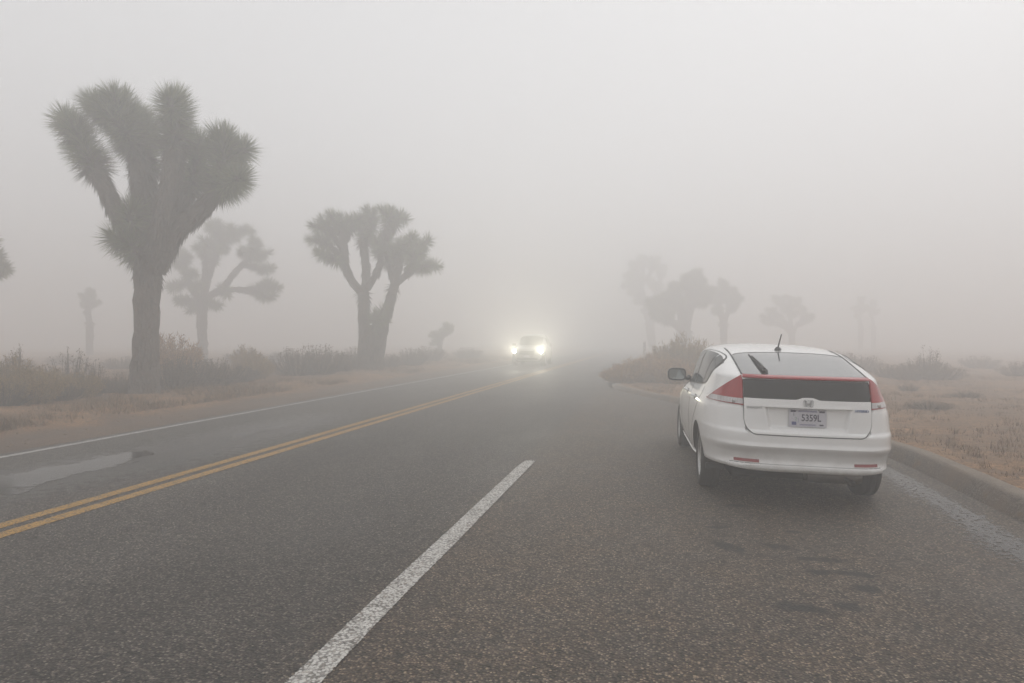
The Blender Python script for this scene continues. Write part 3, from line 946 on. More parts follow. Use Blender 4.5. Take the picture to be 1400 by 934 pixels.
# ------------------------------------------------------------------ cars
def pchip(tab):
    """monotone cubic through (x, value) pairs"""
    xs = [a for a, _ in tab]; ys = [b for _, b in tab]
    n = len(xs)
    h = [xs[i + 1] - xs[i] for i in range(n - 1)]
    dl = [(ys[i + 1] - ys[i]) / h[i] for i in range(n - 1)]
    d = [0.0] * n
    d[0], d[-1] = dl[0], dl[-1]
    for i in range(1, n - 1):
        if dl[i - 1] * dl[i] > 0:
            w1, w2 = 2 * h[i] + h[i - 1], h[i] + 2 * h[i - 1]
            d[i] = (w1 + w2) / (w1 / dl[i - 1] + w2 / dl[i])
    def f(x):
        if x <= xs[0]: return ys[0]
        if x >= xs[-1]: return ys[-1]
        i = 0
        while x > xs[i + 1]: i += 1
        t = (x - xs[i]) / h[i]
        return ((1 + 2 * t) * (1 - t) ** 2 * ys[i] + t * (1 - t) ** 2 * h[i] * d[i] + t * t * (3 - 2 * t) * ys[i + 1] + t * t * (t - 1) * h[i] * d[i + 1])
    return f
class Shape:
    """car body: at every height a rounded plan outline. y forward, rear axle at y = 0"""
    def __init__(self, yr, w, yf, ym, nr, nf):
        self.yr, self.w, self.yf, self.ym, self.nr, self.nf = map(pchip, (yr, w, yf, ym, nr, nf))
    def rear(self, x, z):
        w, n, ym, yr = self.w(z), self.nr(z), self.ym(z), self.yr(z)
        u = min(abs(x) / w, .9999)
        return ym - (ym - yr) * (1 - u ** n) ** (1 / n)
    def front(self, x, z):
        w, n, ym, yf = self.w(z), self.nf(z), self.ym(z), self.yf(z)
        u = min(abs(x) / w, .9999)
        return ym + (yf - ym) * (1 - u ** n) ** (1 / n)
    def side(self, y, z):
        ym, w = self.ym(z), self.w(z)
        if y < ym: n, L = self.nr(z), ym - self.yr(z)
        else: n, L = self.nf(z), self.yf(z) - ym
        u = min(abs(y - ym) / L, .9999)
        return w * (1 - u ** n) ** (1 / n)
    def pt(self, face, a, z):
        if face == 'rear': return Vector((a, self.rear(a, z), z))
        if face == 'front': return Vector((a, self.front(a, z), z))
        s = 1 if face == 'right' else -1
        return Vector((s * self.side(a, z), a, z))
    def nrm(self, face, a, z):
        e = .004
        da = self.pt(face, a + e, z) - self.pt(face, a - e, z)
        dz = self.pt(face, a, z + e) - self.pt(face, a, z - e)
        n = da.cross(dz).normalized()
        out = {'rear': Vector((0, -1, .2)), 'front': Vector((0, 1, .2)), 'left': Vector((-1, 0, .2)), 'right': Vector((1, 0, .2))}[face]
        return n if n.dot(out) > 0 else -n
    def outline(self, z, m):
        """half outline from rear centre to front centre, m points per quarter, even spacing"""
        def quarter(ye, n):
            w, ym = self.w(z), self.ym(z)
            th = np.linspace(0, math.pi / 2, 400)
            x = w * np.sin(th) ** (2 / n); y = ym + (ye - ym) * np.cos(th) ** (2 / n)
            s = np.concatenate([[0], np.cumsum(np.hypot(np.diff(x), np.diff(y)))])
            q = np.linspace(0, s[-1], m)
            return np.stack([np.interp(q, s, x), np.interp(q, s, y)], 1)
        a = quarter(self.yr(z), self.nr(z)); b = quarter(self.yf(z), self.nf(z))[::-1]
        return np.concatenate([a, b[1:]])
INS = Shape(
    yr=[(.20, .45), (.27, .10), (.31, -.30), (.335, -.80), (.348, -.885), (.375, -.900), (.392, -.880), (.43, -.862), (.48, -.874), (.53, -.920), (.55, -.930), (.58, -.918), (.63, -.915), (.665, -.912), (.69, -.890),
        (.90, -.872), (.95, -.866), (1.02, -.852), (1.10, -.828), (1.132, -.812), (1.15, -.765), (1.18, -.64), (1.25, -.33), (1.30, -.10), (1.335, .09), (1.37, .36), (1.40, .70), (1.415, .96), (1.425, 1.22)],
    w=[(.20, .755), (.27, .80), (.35, .825), (.50, .842), (.65, .846), (.78, .840), (.85, .833), (.88, .822), (.95, .795), (1.0, .772), (1.1, .742), (1.2, .712), (1.28, .684), (1.33, .655), (1.37, .600), (1.395, .520), (1.41, .43), (1.42, .30), (1.425, .16)],
    yf=[(.20, 3.15), (.30, 3.38), (.45, 3.44), (.60, 3.43), (.72, 3.37), (.80, 3.20), (.88, 2.93), (.93, 2.70), (.97, 2.56), (1.05, 2.40), (1.15, 2.16), (1.25, 1.90), (1.33, 1.67), (1.38, 1.49), (1.41, 1.36), (1.425, 1.28)],
    ym=[(.2, .9), (.95, .9), (1.1, 1.0), (1.3, 1.15), (1.425, 1.25)],
    nr=[(.2, 4.2), (.60, 4.8), (.95, 4.4), (1.13, 4.6), (1.3, 4.8), (1.425, 3.0)],
    nf=[(.2, 5.0), (.65, 5.2), (.80, 4.0), (.95, 2.9), (1.425, 3.0)])

def shell(S, m=46, levels=None):
    zs = levels
    rings = []
    V, F = [], []
    for z in zs:
        h = S.outline(z, m)
        ring = [(x, y) for x, y in h] + [(-x, y) for x, y in h[-2:0:-1]]
        rings.append(len(ring))
        V += [(x, y, z) for x, y in ring]
    n = rings[0]
    for k in range(len(zs) - 1):
        for i in range(n):
            j = (i + 1) % n
            F.append((k * n + i, k * n + j, (k + 1) * n + j, (k + 1) * n + i))
    F.append(tuple(range(n - 1, -1, -1)))
    F.append(tuple((len(zs) - 1) * n + i for i in range(n)))
    return V, F
def patch(name, S, face, a0, a1, na, zlo, zhi, nzv, off, thick, mat, parent, disp=None, smooth=True):
    """a panel that follows the body surface: columns a0..a1, zlo(a)..zhi(a); off proud of it, with turned-in rims"""
    V, F = [], []
    for i in range(na + 1):
        a = a0 + (a1 - a0) * i / na
        lo = zlo(a) if callable(zlo) else zlo
        hi = zhi(a) if callable(zhi) else zhi
        for k in range(nzv + 1):
            z = lo + (hi - lo) * k / nzv
            d = off - (disp(a, z) if disp else 0.0)
            V.append(S.pt(face, a, z) + S.nrm(face, a, z) * d)
    q = nzv + 1
    for i in range(na):
        for k in range(nzv):
            p = i * q + k
            F.append((p, p + q, p + q + 1, p + 1))
    rim = [i * q for i in range(na + 1)] + [na * q + k for k in range(1, q)] + [i * q + q - 1 for i in range(na - 1, -1, -1)] + [k for k in range(q - 2, 0, -1)]
    o = len(V)
    for r in rim:
        i, k = divmod(r, q)
        a = a0 + (a1 - a0) * i / na
        lo = zlo(a) if callable(zlo) else zlo
        hi = zhi(a) if callable(zhi) else zhi
        z = lo + (hi - lo) * k / nzv
        V.append(S.pt(face, a, z) + S.nrm(face, a, z) * (off - thick))
    n = len(rim)
    for i in range(n):
        j = (i + 1) % n
        F.append((rim[i], o + i, o + j, rim[j]))
    ob = pymesh(name, V, F, mat, parent)
    bm = bmesh.new(); bm.from_mesh(ob.data)
    bmesh.ops.remove_doubles(bm, verts=bm.verts, dist=1e-5)
    bmesh.ops.recalc_face_normals(bm, faces=bm.faces)
    bm.to_mesh(ob.data); bm.free()
    if smooth: smooth_obj(ob, 40)
    return ob
def ribbon(name, S, path, width, off, mat, parent, thick=.004):
    """a narrow strip lying on the body along path [(face, a, z), ...]"""
    P = [S.pt(*q) for q in path]; N = [S.nrm(*q) for q in path]
    V, F = [], []
    n = len(P)
    for i in range(n):
        t = (P[min(i + 1, n - 1)] - P[max(i - 1, 0)]).normalized()
        s = N[i].cross(t).normalized() * width / 2
        c = P[i] + N[i] * off
        b = P[i] + N[i] * (off - thick)
        V += [b - s, c - s * .8, c + s * .8, b + s]
    for i in range(n - 1):
        for k in range(3):
            p = i * 4 + k
            F.append((p, p + 1, p + 5, p + 4))
    F += [(3, 2, 1, 0), (4 * n - 4, 4 * n - 3, 4 * n - 2, 4 * n - 1)]
    return pymesh(name, V, F, mat, parent)
def lathe(prof, seg=40, axis='x'):
    """prof: (axial, radius) pairs"""
    V, F = [], []
    for (a, r) in prof:
        for s in range(seg):
            t = 2 * math.pi * s / seg
            V.append((a, r * math.cos(t), r * math.sin(t)) if axis == 'x' else (r * math.cos(t), a, r * math.sin(t)))
    for k in range(len(prof) - 1):
        for s in range(seg):
            j = (s + 1) % seg
            F.append((k * seg + s, k * seg + j, (k + 1) * seg + j, (k + 1) * seg + s))
    return V, F
def rbox(name, size, loc, mat, parent, bev=.01, seg=3, rot=None):
    bm = bmesh.new()
    bmesh.ops.create_cube(bm, size=1.0)
    for v in bm.verts: v.co = Vector((v.co.x * size[0], v.co.y * size[1], v.co.z * size[2]))
    bmesh.ops.bevel(bm, geom=list(bm.edges), offset=bev, segments=seg, profile=.6, affect='EDGES')
    if rot is not None: bmesh.ops.transform(bm, matrix=rot.to_4x4(), verts=bm.verts)
    bmesh.ops.translate(bm, vec=Vector(loc), verts=bm.verts)
    me = bpy.data.meshes.new(name); bm.to_mesh(me); bm.free()
    o = link_mesh(name, me, mat, parent)
    return smooth_obj(o, 40)
def text_mesh(name, body, size, mat, parent, at, rot, ext=.0006, align='CENTER', sx=1.0, bold=0.0):
    cu = bpy.data.curves.new(name, 'FONT')
    cu.body = body; cu.size = size; cu.align_x = align; cu.align_y = 'CENTER'; cu.extrude = ext
    cu.resolution_u = 3
    cu.offset = bold
    ob = bpy.data.objects.new(name, cu); COL.objects.link(ob)
    dg = bpy.context.evaluated_depsgraph_get()
    me = bpy.data.meshes.new_from_object(ob.evaluated_get(dg))
    bpy.data.objects.remove(ob); bpy.data.curves.remove(cu)
    mt = Matrix.Translation(Vector(at)) @ rot.to_4x4() @ Matrix.Diagonal((sx, 1, 1, 1))
    me.transform(mt); me.name = name
    return link_mesh(name, me, mat, parent)
def wheel(car, x, y, r=.305, wd=.185, spokes=10, mats=('rubber', 'alloy')):
    """tyre and rim under one wheel"""
    s = 1 if x > 0 else -1
    root = empty('wheel', (x, y, r)); root.parent = car
    h = wd / 2
    prof = [(-h * .72, r * .64), (-h * .95, r * .70), (-h, r * .82), (-h * .93, r * .93), (-h * .75, r * .985), (-h * .4, r), (-h * .38, r * .975), (-h * .3, r * .975), (-h * .28, r), (-.01, r), (-.008, r * .975), (.008, r * .975), (.01, r),
            (h * .28, r), (h * .3, r * .975), (h * .38, r * .975), (h * .4, r), (h * .75, r * .985), (h * .93, r * .93), (h, r * .82), (h * .95, r * .70), (h * .72, r * .64)]
    V, F = lathe(prof, 48)
    smooth_obj(pymesh('tyre', V, F, M[mats[0]], root), 50)
    prof = [(-h * .7, r * .65), (-h * .7, r * .60), (h * .2, r * .58), (h * .62, r * .60), (h * .78, r * .655), (h * .86, r * .66), (h * .84, r * .63), (h * .55, r * .56)]
    V, F = lathe(prof, 48)
    V = [(v[0] * s, v[1], v[2]) for v in V]
    nV = len(V)
    # hub, brake disc and spokes
    hv, hf = lathe([(h * .0, r * .001), (h * .0, r * .45), (h * .02, r * .45), (h * .05, r * .22), (h * .62, r * .20), (h * .70, r * .15), (h * .72, r * .001)], 24)
    F += [tuple(i + nV for i in f) for f in hf]; V += [(v[0] * s, v[1], v[2]) for v in hv]
    for k in range(spokes):
        a = 2 * math.pi * k / spokes
        o = len(V)
        for (rr, wdt, xx) in ((.14, .055, .66), (.36, .048, .74), (.615, .075, .60)):
            for sgn in (-1, 1):
                for dx in (0, -.022):
                    px, py = rr * r, sgn * wdt * r
                    V.append((s * (h * xx + dx), px * math.cos(a) - py * math.sin(a), px * math.sin(a) + py * math.cos(a)))
        for q in range(2):
            b = o + q * 4
            F += [(b, b + 2, b + 6, b + 4), (b + 1, b + 5, b + 7, b + 3), (b, b + 4, b + 5, b + 1), (b + 2, b + 3, b + 7, b + 6)]
    ob = pymesh('rim', V, F, M[mats[1]], root)
    bm = bmesh.new(); bm.from_mesh(ob.data); bmesh.ops.recalc_face_normals(bm, faces=bm.faces); bm.to_mesh(ob.data); bm.free()
    smooth_obj(ob, 35)
    return root
def body_with_arches(S, levels, axles, arch_r, arch_z, mat, parent, inset=None, half_w=.9, depth=.30):
    V, F = shell(S, 52, levels)
    if inset: V = [inset(v) for v in V]
    body = pymesh('body', V, F, [mat, M['under_black']], parent)
    smooth_obj(body, 32)
    cut_objs = []
    for y in axles:
        for s in (-1, 1):
            bm = bmesh.new()
            bmesh.ops.create_cone(bm, cap_ends=True, segments=44, radius1=arch_r, radius2=arch_r, depth=depth + .3)
            bmesh.ops.rotate(bm, cent=(0, 0, 0), matrix=Matrix.Rotation(R(90), 3, 'Y'), verts=bm.verts)
            bmesh.ops.translate(bm, vec=(s * (half_w - depth + (depth + .3) / 2), y, arch_z), verts=bm.verts)
            me = bpy.data.meshes.new('cutter'); bm.to_mesh(me); bm.free()
            for f in me.polygons: f.material_index = 0
            me.materials.append(M['under_black'])
            c = bpy.data.objects.new('cutter', me); COL.objects.link(c); c.parent = parent
            cut_objs.append(c)
            md = body.modifiers.new('arch', 'BOOLEAN'); md.operation = 'DIFFERENCE'; md.object = c; md.solver = 'EXACT'
            try: md.material_mode = 'TRANSFER'
            except Exception: pass
    dg = bpy.context.evaluated_depsgraph_get(); dg.update()
    me = bpy.data.meshes.new_from_object(body.evaluated_get(dg))
    body.modifiers.clear()
    old = body.data
    body.data = me; me.name = 'body'
    bpy.data.meshes.remove(old)
    for c in cut_objs: bpy.data.objects.remove(c)
    me.polygons.foreach_set('use_smooth', [True] * len(me.polygons))
    me.set_sharp_from_angle(angle=R(32))
    return body

CAR_X, CAR_Y, CAR_RZ = 1.23, 7.08, R(2.0)
def build_white_car():
    S = INS
    car = empty('parked_car', (CAR_X, CAR_Y, road_z(CAR_X)), CAR_RZ)
    car.rotation_euler[1] = math.atan(.024)          # it leans with the fall of the pull-out
    prop(car, 'white hatchback with red tail lamps parked by the kerb in the pull-out', 'car')
    fine = sorted(set([round(v, 4) for v in list(np.arange(.20, 1.34, .0125)) + list(np.arange(1.34, 1.41, .007)) + list(np.arange(1.41, 1.4251, .003))]))
    TW = .515
    def inset(v):
        x, y, z = v
        if y < -.3 and abs(x) < TW and .655 < z < 1.125:
            k = sstep(TW - .004, TW - .03, abs(x)) * sstep(.66, .69, z) * sstep(1.12, 1.10, z)
            y += .055 * k
        return (x, y, z)
    body_with_arches(S, fine, (0.0, 2.55), .335, .315, M['white_paintwork'], car, inset)
    # underbody
    rbox('underbody', (1.10, 3.3, .15), (0, 1.30, .245), M['under_black'], car, .04)
    V, F = lathe([(-.10, .001), (-.10, .085), (-.06, .10), (.32, .10), (.36, .085), (.36, .001)], 20, 'x')
    mf = pymesh('muffler', [(v[0] + .18, v[1] - .50, v[2] * .7 + .26) for v in V], F, M['exhaust_steel'], car); smooth_obj(mf, 40)
    V, F = lathe([(0, .022), (.20, .022), (.20, .018), (.02, .018)], 16, 'y')
    smooth_obj(pymesh('exhaust_pipe', [(v[0] + .40, v[1] - .80, v[2] + .25) for v in V], F, M['exhaust_steel'], car), 40)
    # lower lip of the bumper and the black valance and spats below it
    ribbon('lip_shadow_strip', S, [('rear', a, .393) for a in np.linspace(-.62, .62, 40)], .007, .001, M['seam'], car)  # dark strip: the shadow above the lip put in as colour, nothing is cut
    for s in (-1, 1):
        rbox('wheel_spat', (.17, .03, .055), (s * .69, -.345, .262), M['black_plastic'], car, .008)
    patch('bumper_lip', S, 'rear', -.63, .63, 60, lambda a: .346 + .012 * (a / .63) ** 4, lambda a: .386 - .006 * (a / .63) ** 4, 5, .012, .012, M['white_paintwork'], car)
    for s in (-1, 1):
        rf = patch('reflector', S, 'rear', s * .385, s * .585, 14, lambda a: .402, lambda a: .428, 3, .005, .012, M['red_reflector'], car)
    # tailgate with the number plate recess
    def gl(a):
        u = max(0.0, (abs(a) - .415) / .101)
        return .652 + .135 * (1 - math.sqrt(max(0, 1 - min(1, u) ** 2))) + .004 * (a / .5) ** 2
    def gh(a): return .955 + .020 * math.exp(-(a / .075) ** 4)
    def rec(a, z):
        top = sstep(.889, .882, z)
        edge = .345 - .20 * (.885 - z)
        return .034 * top * sstep(edge + .012, edge - .022, abs(a)) * sstep(.685, .735, z)
    tg = patch('tailgate', S, 'rear', -TW, TW, 150, gl, gh, 70, .004, .030, M['white_paintwork'], car, rec)
    path = [('rear', -TW - .003, .955)] + [('rear', a, gl(a) - .004) for a in np.concatenate([np.linspace(-.5155, -.415, 14), np.linspace(-.40, .40, 17), np.linspace(.415, .5155, 14)])] + [('rear', TW + .003, .955)]
    ribbon('tailgate_seam', S, path, .009, .003, M['seam'], car)
    patch('garnish_bar', S, 'rear', -.36, .36, 40, lambda a: .884 + .004 * (a / .36) ** 2, lambda a: .898, 3, .014, .02, M['white_paintwork'], tg)
    patch('lower_window', S, 'rear', -TW - .006, TW + .006, 40, .945, 1.132, 8, -.004, .02, M['dark_panel'], car)
    patch('spoiler', S, 'rear', -TW - .002, TW + .002, 50, lambda a: 1.124 + .002 * abs(a), lambda a: 1.146, 6, .014, .04, M['red_trim'], car)
    # main rear window, black frit border under the glass
    def wh(a): return 1.338 - .016 * (a / .52) ** 2 - .02 * (abs(a) / .52) ** 9
    patch('rear_window', S, 'rear', -.515, .515, 50, lambda a: 1.150, wh, 24, .003, .02, M['rear_glass'], car)
    for s in (-1, 1):
        zs = np.linspace(1.152, 1.318, 14)
        ribbon('window_trim', S, [('rear', s * .519, z) for z in zs], .016, .006, M['black_plastic'], car)
        ribbon('roof_molding', S, [('rear', s * (.519 + .0 * k), 1.318 + .05 * k) for k in np.linspace(0, 1, 8)], .014, .005, M['black_plastic'], car)
    ribbon('window_trim', S, [('rear', a, wh(a) + .002) for a in np.linspace(-.50, .50, 30)], .014, .005, M['black_plastic'], car)
    # tail lamps: red above, clear below
    for s in (-1, 1):
        lamp = empty('tail_lamp'); lamp.parent = car
        x0, x1 = TW + .009, .768
        def u(a): return min(1.0, max(0.0, (abs(a) - x0) / (x1 - x0)))
        def top(a): return .912 + (1.142 - .912) * (1 - u(a) ** 1.25) ** .92
        def low(a): return .893 + .013 * u(a)
        def cut(a): return min(top(a) - .002, .946 + .004 * u(a))
        patch('red_lens', S, 'rear', s * x0, s * x1, 26, cut, top, 12, .009, .02, M['red_lens'], lamp)
        patch('clear_lens', S, 'rear', s * x0, s * x1, 26, lambda a: low(a) + .006 * (1 - u(a)), cut, 6, .008, .02, M['clear_lens'], lamp)
        patch('lens_border', S, 'rear', s * (x0 - .004), s * (x1 + .006), 26, lambda a: low(a) - .004, lambda a: low(a) + .008, 2, .007, .02, M['red_trim'], lamp)
        rb = rbox('lamp_bulb', (.05, .012, .035), S.pt('rear', s * (x0 + .055), .920) + S.nrm('rear', s * (x0 + .055), .920) * .006, M['chrome'], lamp, .004)
    # wiper
    def on_glass(a, z, o): return S.pt('rear', a, z) + S.nrm('rear', a, z) * o
    p0, p1, p2 = on_glass(-.325, 1.172, .03), on_glass(-.338, 1.225, .033), on_glass(-.35, 1.285, .022)
    wp = empty('wiper'); wp.parent = car
    V, F = tube_np([p0, p0.lerp(p1, .5), p1, p2], [.016, .013, .009, .006], 8)
    smooth_obj(pymesh('wiper_arm', V, F, M['black_plastic'], wp), 60)
    q0, q1 = on_glass(-.333, 1.19, .012), on_glass(-.360, 1.312, .010)
    V, F = tube_np([q0, q0.lerp(q1, .35), q0.lerp(q1, .7), q1], [.006, .010, .009, .005], 6)
    smooth_obj(pymesh('wiper_blade', V, F, M['black_plastic'], wp), 60)
    V, F = lathe([(-.02, .001), (-.02, .030), (.012, .028), (.022, .018), (.024, .001)], 18, 'y')
    nn = S.nrm('rear', -.325, 1.172)
    mt = Matrix.Translation(on_glass(-.325, 1.170, .012)) @ nn.to_track_quat('Y', 'Z').to_matrix().to_4x4()
    smooth_obj(pymesh('wiper_pivot', [mt @ Vector(v) for v in V], F, M['black_plastic'], wp), 40)
    # antenna
    an = empty('antenna'); an.parent = car
    ay, az = .30, 1.363
    b = Vector((-.02, ay, az + .004))
    V, F = lathe([(0, .001), (0, .034), (.012, .030), (.028, .016), (.034, .001)], 16, 'y')
    smooth_obj(pymesh('antenna_base', [Vector((v[0] + b.x, -v[2] * 1.5 + b.y, v[1] + b.z)) for v in V], F, M['black_plastic'], an), 50)
    V, F = tube_np([b + Vector((0, 0, .02)), b + Vector((.010, -.025, .09)), b + Vector((.020, -.055, .160))], [.007, .0065, .005], 8)
    smooth_obj(pymesh('antenna_mast', V, F, M['black_plastic'], an), 60)
    # side glass, pillars and door lines
    zt = pchip([(-.17, 1.222), (-.08, 1.262), (.1, 1.30), (.4, 1.328), (.8, 1.338), (1.15, 1.318), (1.5, 1.235), (1.8, 1.115), (2.02, 1.0)])
    zb = pchip([(-.17, 1.205), (-.10, 1.12), (.0, 1.035), (.12, 1.018), (.8, .985), (2.02, .938)])
    for face, s in (('left', -1), ('right', 1)):
        patch('window_frame', S, face, -.185, 2.06, 60, lambda a: zb(a) - .012, lambda a: zt(a) + .012, 8, .002, .012, M['black_plastic'], car)
        for (a0, a1, nm) in ((-.155, .13, 'quarter_window'), (.165, .80, 'side_window'), (.87, 1.62, 'side_window'), (1.66, 1.98, 'quarter_window')):
            patch(nm, S, face, a0, a1, 20, lambda a: zb(a) + .002, lambda a: zt(a) - .002, 8, .0045, .008, M['car_glass'], car)
        zz = list(np.linspace(.965, .28, 26))
        ribbon('door_seam', S, [(face, 1.78 + .05 * math.sin((z - .3) * 3), z) for z in zz], .007, .0015, M['seam'], car)
        ribbon('door_seam', S, [(face, .83, z) for z in zz], .007, .0015, M['seam'], car)
        ribbon('door_seam', S, [(face, -.02 + .50 * sstep(.95, .42, z), z) for z in np.linspace(.99, .42, 20)] + [(face, .48, z) for z in np.linspace(.40, .28, 6)], .007, .0015, M['seam'], car)
        ribbon('door_seam', S, [(face, y, .275) for y in np.linspace(.48, 1.82, 20)], .007, .0015, M['seam'], car)
        patch('side_sill', S, face, .42, 2.15, 30, .205, .262, 3, .012, .02, M['white_paintwork'], car)
        for y in (.22, 1.10):
            d = empty('door_handle'); d.parent = car
            pa = S.pt(face, y, .865); pb = S.pt(face, y + .17, .865); n = S.nrm(face, y + .08, .865)
            V, F = tube_np([pa + n * .002, pa.lerp(pb, .15) + n * .030, pa.lerp(pb, .5) + n * .036, pa.lerp(pb, .85) + n * .030, pb + n * .002], [.012, .013, .014, .013, .012], 8)
            smooth_obj(pymesh('grip', V, F, M['chrome'] if False else M['white_paintwork'], d), 60)
            patch('handle_recess', S, face, y + .025, y + .145, 8, .838, .885, 4, .0015, .004, M['seam'], d)
        # door mirror
        mr = empty('door_mirror'); mr.parent = car
        c = Vector((s * .915, 1.86, 1.012))
        def oval(nm, hw, hh, y0, y1, k0, k1, mt):
            V, F = [], []
            for (yy, kk) in ((y0, k0), ((y0 + y1) / 2, max(k0, k1)), (y1, k1)):
                for q in range(32):
                    t = 2 * math.pi * q / 32
                    V.append((c.x + hw * kk * math.copysign(abs(math.cos(t)) ** .55, math.cos(t)), c.y + yy, c.z + hh * kk * math.copysign(abs(math.sin(t)) ** .55, math.sin(t))))
            for r in range(2):
                for q in range(32): F.append((r * 32 + q, r * 32 + (q + 1) % 32, r * 32 + 32 + (q + 1) % 32, r * 32 + 32 + q))
            F += [tuple(range(31, -1, -1)), tuple(range(64, 96))]
            smooth_obj(pymesh(nm, V, F, mt, mr), 40)
        oval('mirror_housing', .112, .078, -.045, .075, 1.0, .72, M['white_paintwork'])
        oval('mirror_bezel', .113, .079, -.062, -.040, .97, 1.0, M['black_plastic'])
        oval('mirror_face', .096, .062, -.066, -.055, 1.0, 1.0, M['mirror_glass'])
        V, F = tube_np([c + Vector((-s * .09, 0, -.04)), c + Vector((-s * .14, .02, -.055)), Vector((s * .755, 1.92, .975))], [.022, .024, .03], 10)
        smooth_obj(pymesh('mirror_stalk', V, F, M['black_plastic'], mr), 60)
    # front, not seen from here: windscreen, grille, headlamps
    patch('windscreen', S, 'front', -.58, .58, 24, 1.0, lambda a: 1.36 - .05 * (a / .58) ** 2, 14, .003, .02, M['car_glass'], car)
    patch('grille', S, 'front', -.42, .42, 16, .56, .68, 4, .006, .02, M['black_plastic'], car)
    for s in (-1, 1):
        patch('headlamp', S, 'front', s * .45, s * .74, 14, .66, lambda a: .75 + .03 * abs(a), 5, .006, .02, M['clear_lens'], car)
    for x in (-1, 1):
        wheel(car, x * .716, 0.0); wheel(car, x * .735, 2.55)
    # number plate in the recess
    pl = empty('license_plate'); pl.parent = car
    pz, px = .802, 0.0
    py = S.rear(0, pz) + .034 - .012
    tilt = Matrix.Rotation(R(90 - 4), 3, 'X')
    def P(dx, dz, o): return Vector((px + dx, py - o + dz * .07, pz + dz))
    rbox('plate', (.306, .004, .153), P(0, 0, .004), M['plate_face'], pl, .0019, 1, Matrix.Rotation(R(-4), 3, 'X'))
    text_mesh('plate_number', '5359L', .080, M['plate_print'], pl, P(.028, .000, .0082), tilt, .0004, sx=.80, bold=.0016)
    text_mesh('plate_code', '1', .040, M['plate_print'], pl, P(-.112, .028, .0082), tilt, .0004)
    text_mesh('plate_code', '2', .040, M['plate_green'], pl, P(-.094, -.010, .0082), tilt, .0004)
    text_mesh('plate_code', 'J', .040, M['plate_band'], pl, P(-.074, -.018, .0082), tilt, .0004)
    for (dx, dz, w, h, mt) in [(0, .058, .15, .014, 'plate_band'), (-.118, .058, .042, .018, 'plate_print'), (.116, .056, .044, .016, 'plate_print'), (-.110, -.046, .038, .028, 'plate_blue'), (.0, -.056, .13, .009, 'plate_band'), (.112, -.056, .032, .012, 'plate_print')]:
        rbox('plate_sticker', (w, .0012, h), P(dx, dz, .0078), M[mt], pl, .0004, 1, Matrix.Rotation(R(-4), 3, 'X'))
    for dx in (-.088, .088):
        V, F = lathe([(0, .001), (0, .0065), (.003, .006), (.004, .001)], 10, 'y')
        pymesh('plate_bolt', [(v[0] + dx, py - .007 + .071 * .07 - v[1], v[2] + pz + .068) for v in V], F, M['chrome'], pl)
    # emblem: an upright letter within a rounded square, on the raised middle of the bar
    em = empty('emblem'); em.parent = car
    ez = .928
    ey = S.rear(0, ez)
    def E(dx, dz, o): return Vector((dx, ey - o + dz * .12, ez + dz))
    ring = []
    for k in range(40):
        t = 2 * math.pi * k / 40
        cx, cz = math.copysign(abs(math.cos(t)) ** .45, math.cos(t)), math.copysign(abs(math.sin(t)) ** .45, math.sin(t))
        ring.append(E(cx * (.040 + .004 * cz), cz * .033, .010))
    V, F = [], []
    for k, p in enumerate(ring):
        c0 = E(0, 0, .010)
        V += [p, p + Vector((0, -.006, 0)), p.lerp(c0, .11) + Vector((0, -.006, 0)), p.lerp(c0, .11)]
    for k in range(40):
        j = (k + 1) % 40
        for q in range(3): F.append((k * 4 + q, k * 4 + q + 1, j * 4 + q + 1, j * 4 + q))
    pymesh('emblem_ring', V, F, M['chrome'], em)
    for s in (-1, 1):
        V = []
        for o in (.008, .018):
            V += [E(s * .010, -.026, o), E(s * .021, -.026, o), E(s * .030, .026, o), E(s * .018, .026, o)]
        pymesh('emblem_bar', V, [(0, 1, 2, 3), (7, 6, 5, 4), (0, 4, 5, 1), (1, 5, 6, 2), (2, 6, 7, 3), (3, 7, 4, 0)], M['badge_grey'], em)
    V = []
    for o in (.008, .0175):
        V += [E(-.016, -.007, o), E(.016, -.007, o), E(.018, .003, o), E(-.018, .003, o)]
    pymesh('emblem_bar', V, [(0, 1, 2, 3), (7, 6, 5, 4), (0, 4, 5, 1), (1, 5, 6, 2), (2, 6, 7, 3), (3, 7, 4, 0)], M['badge_grey'], em)
    # model lettering either side of the plate recess
    for (x, body, mt) in ((-.432, 'INSIGHT', 'badge_grey'), (.432, 'HYBRID', 'badge_blue')):
        n = S.nrm('rear', x, .876)
        az = math.atan2(n.x, -n.y)
        rot = Matrix.Rotation(az, 3, 'Z') @ Matrix.Rotation(R(87), 3, 'X')
        text_mesh('badge_lettering', body, .030, M[mt], car, S.pt('rear', x, .876) + n * .0075, rot, .002, sx=1.15)
    # fuel flap outline on the left flank
    return car
build_white_car()

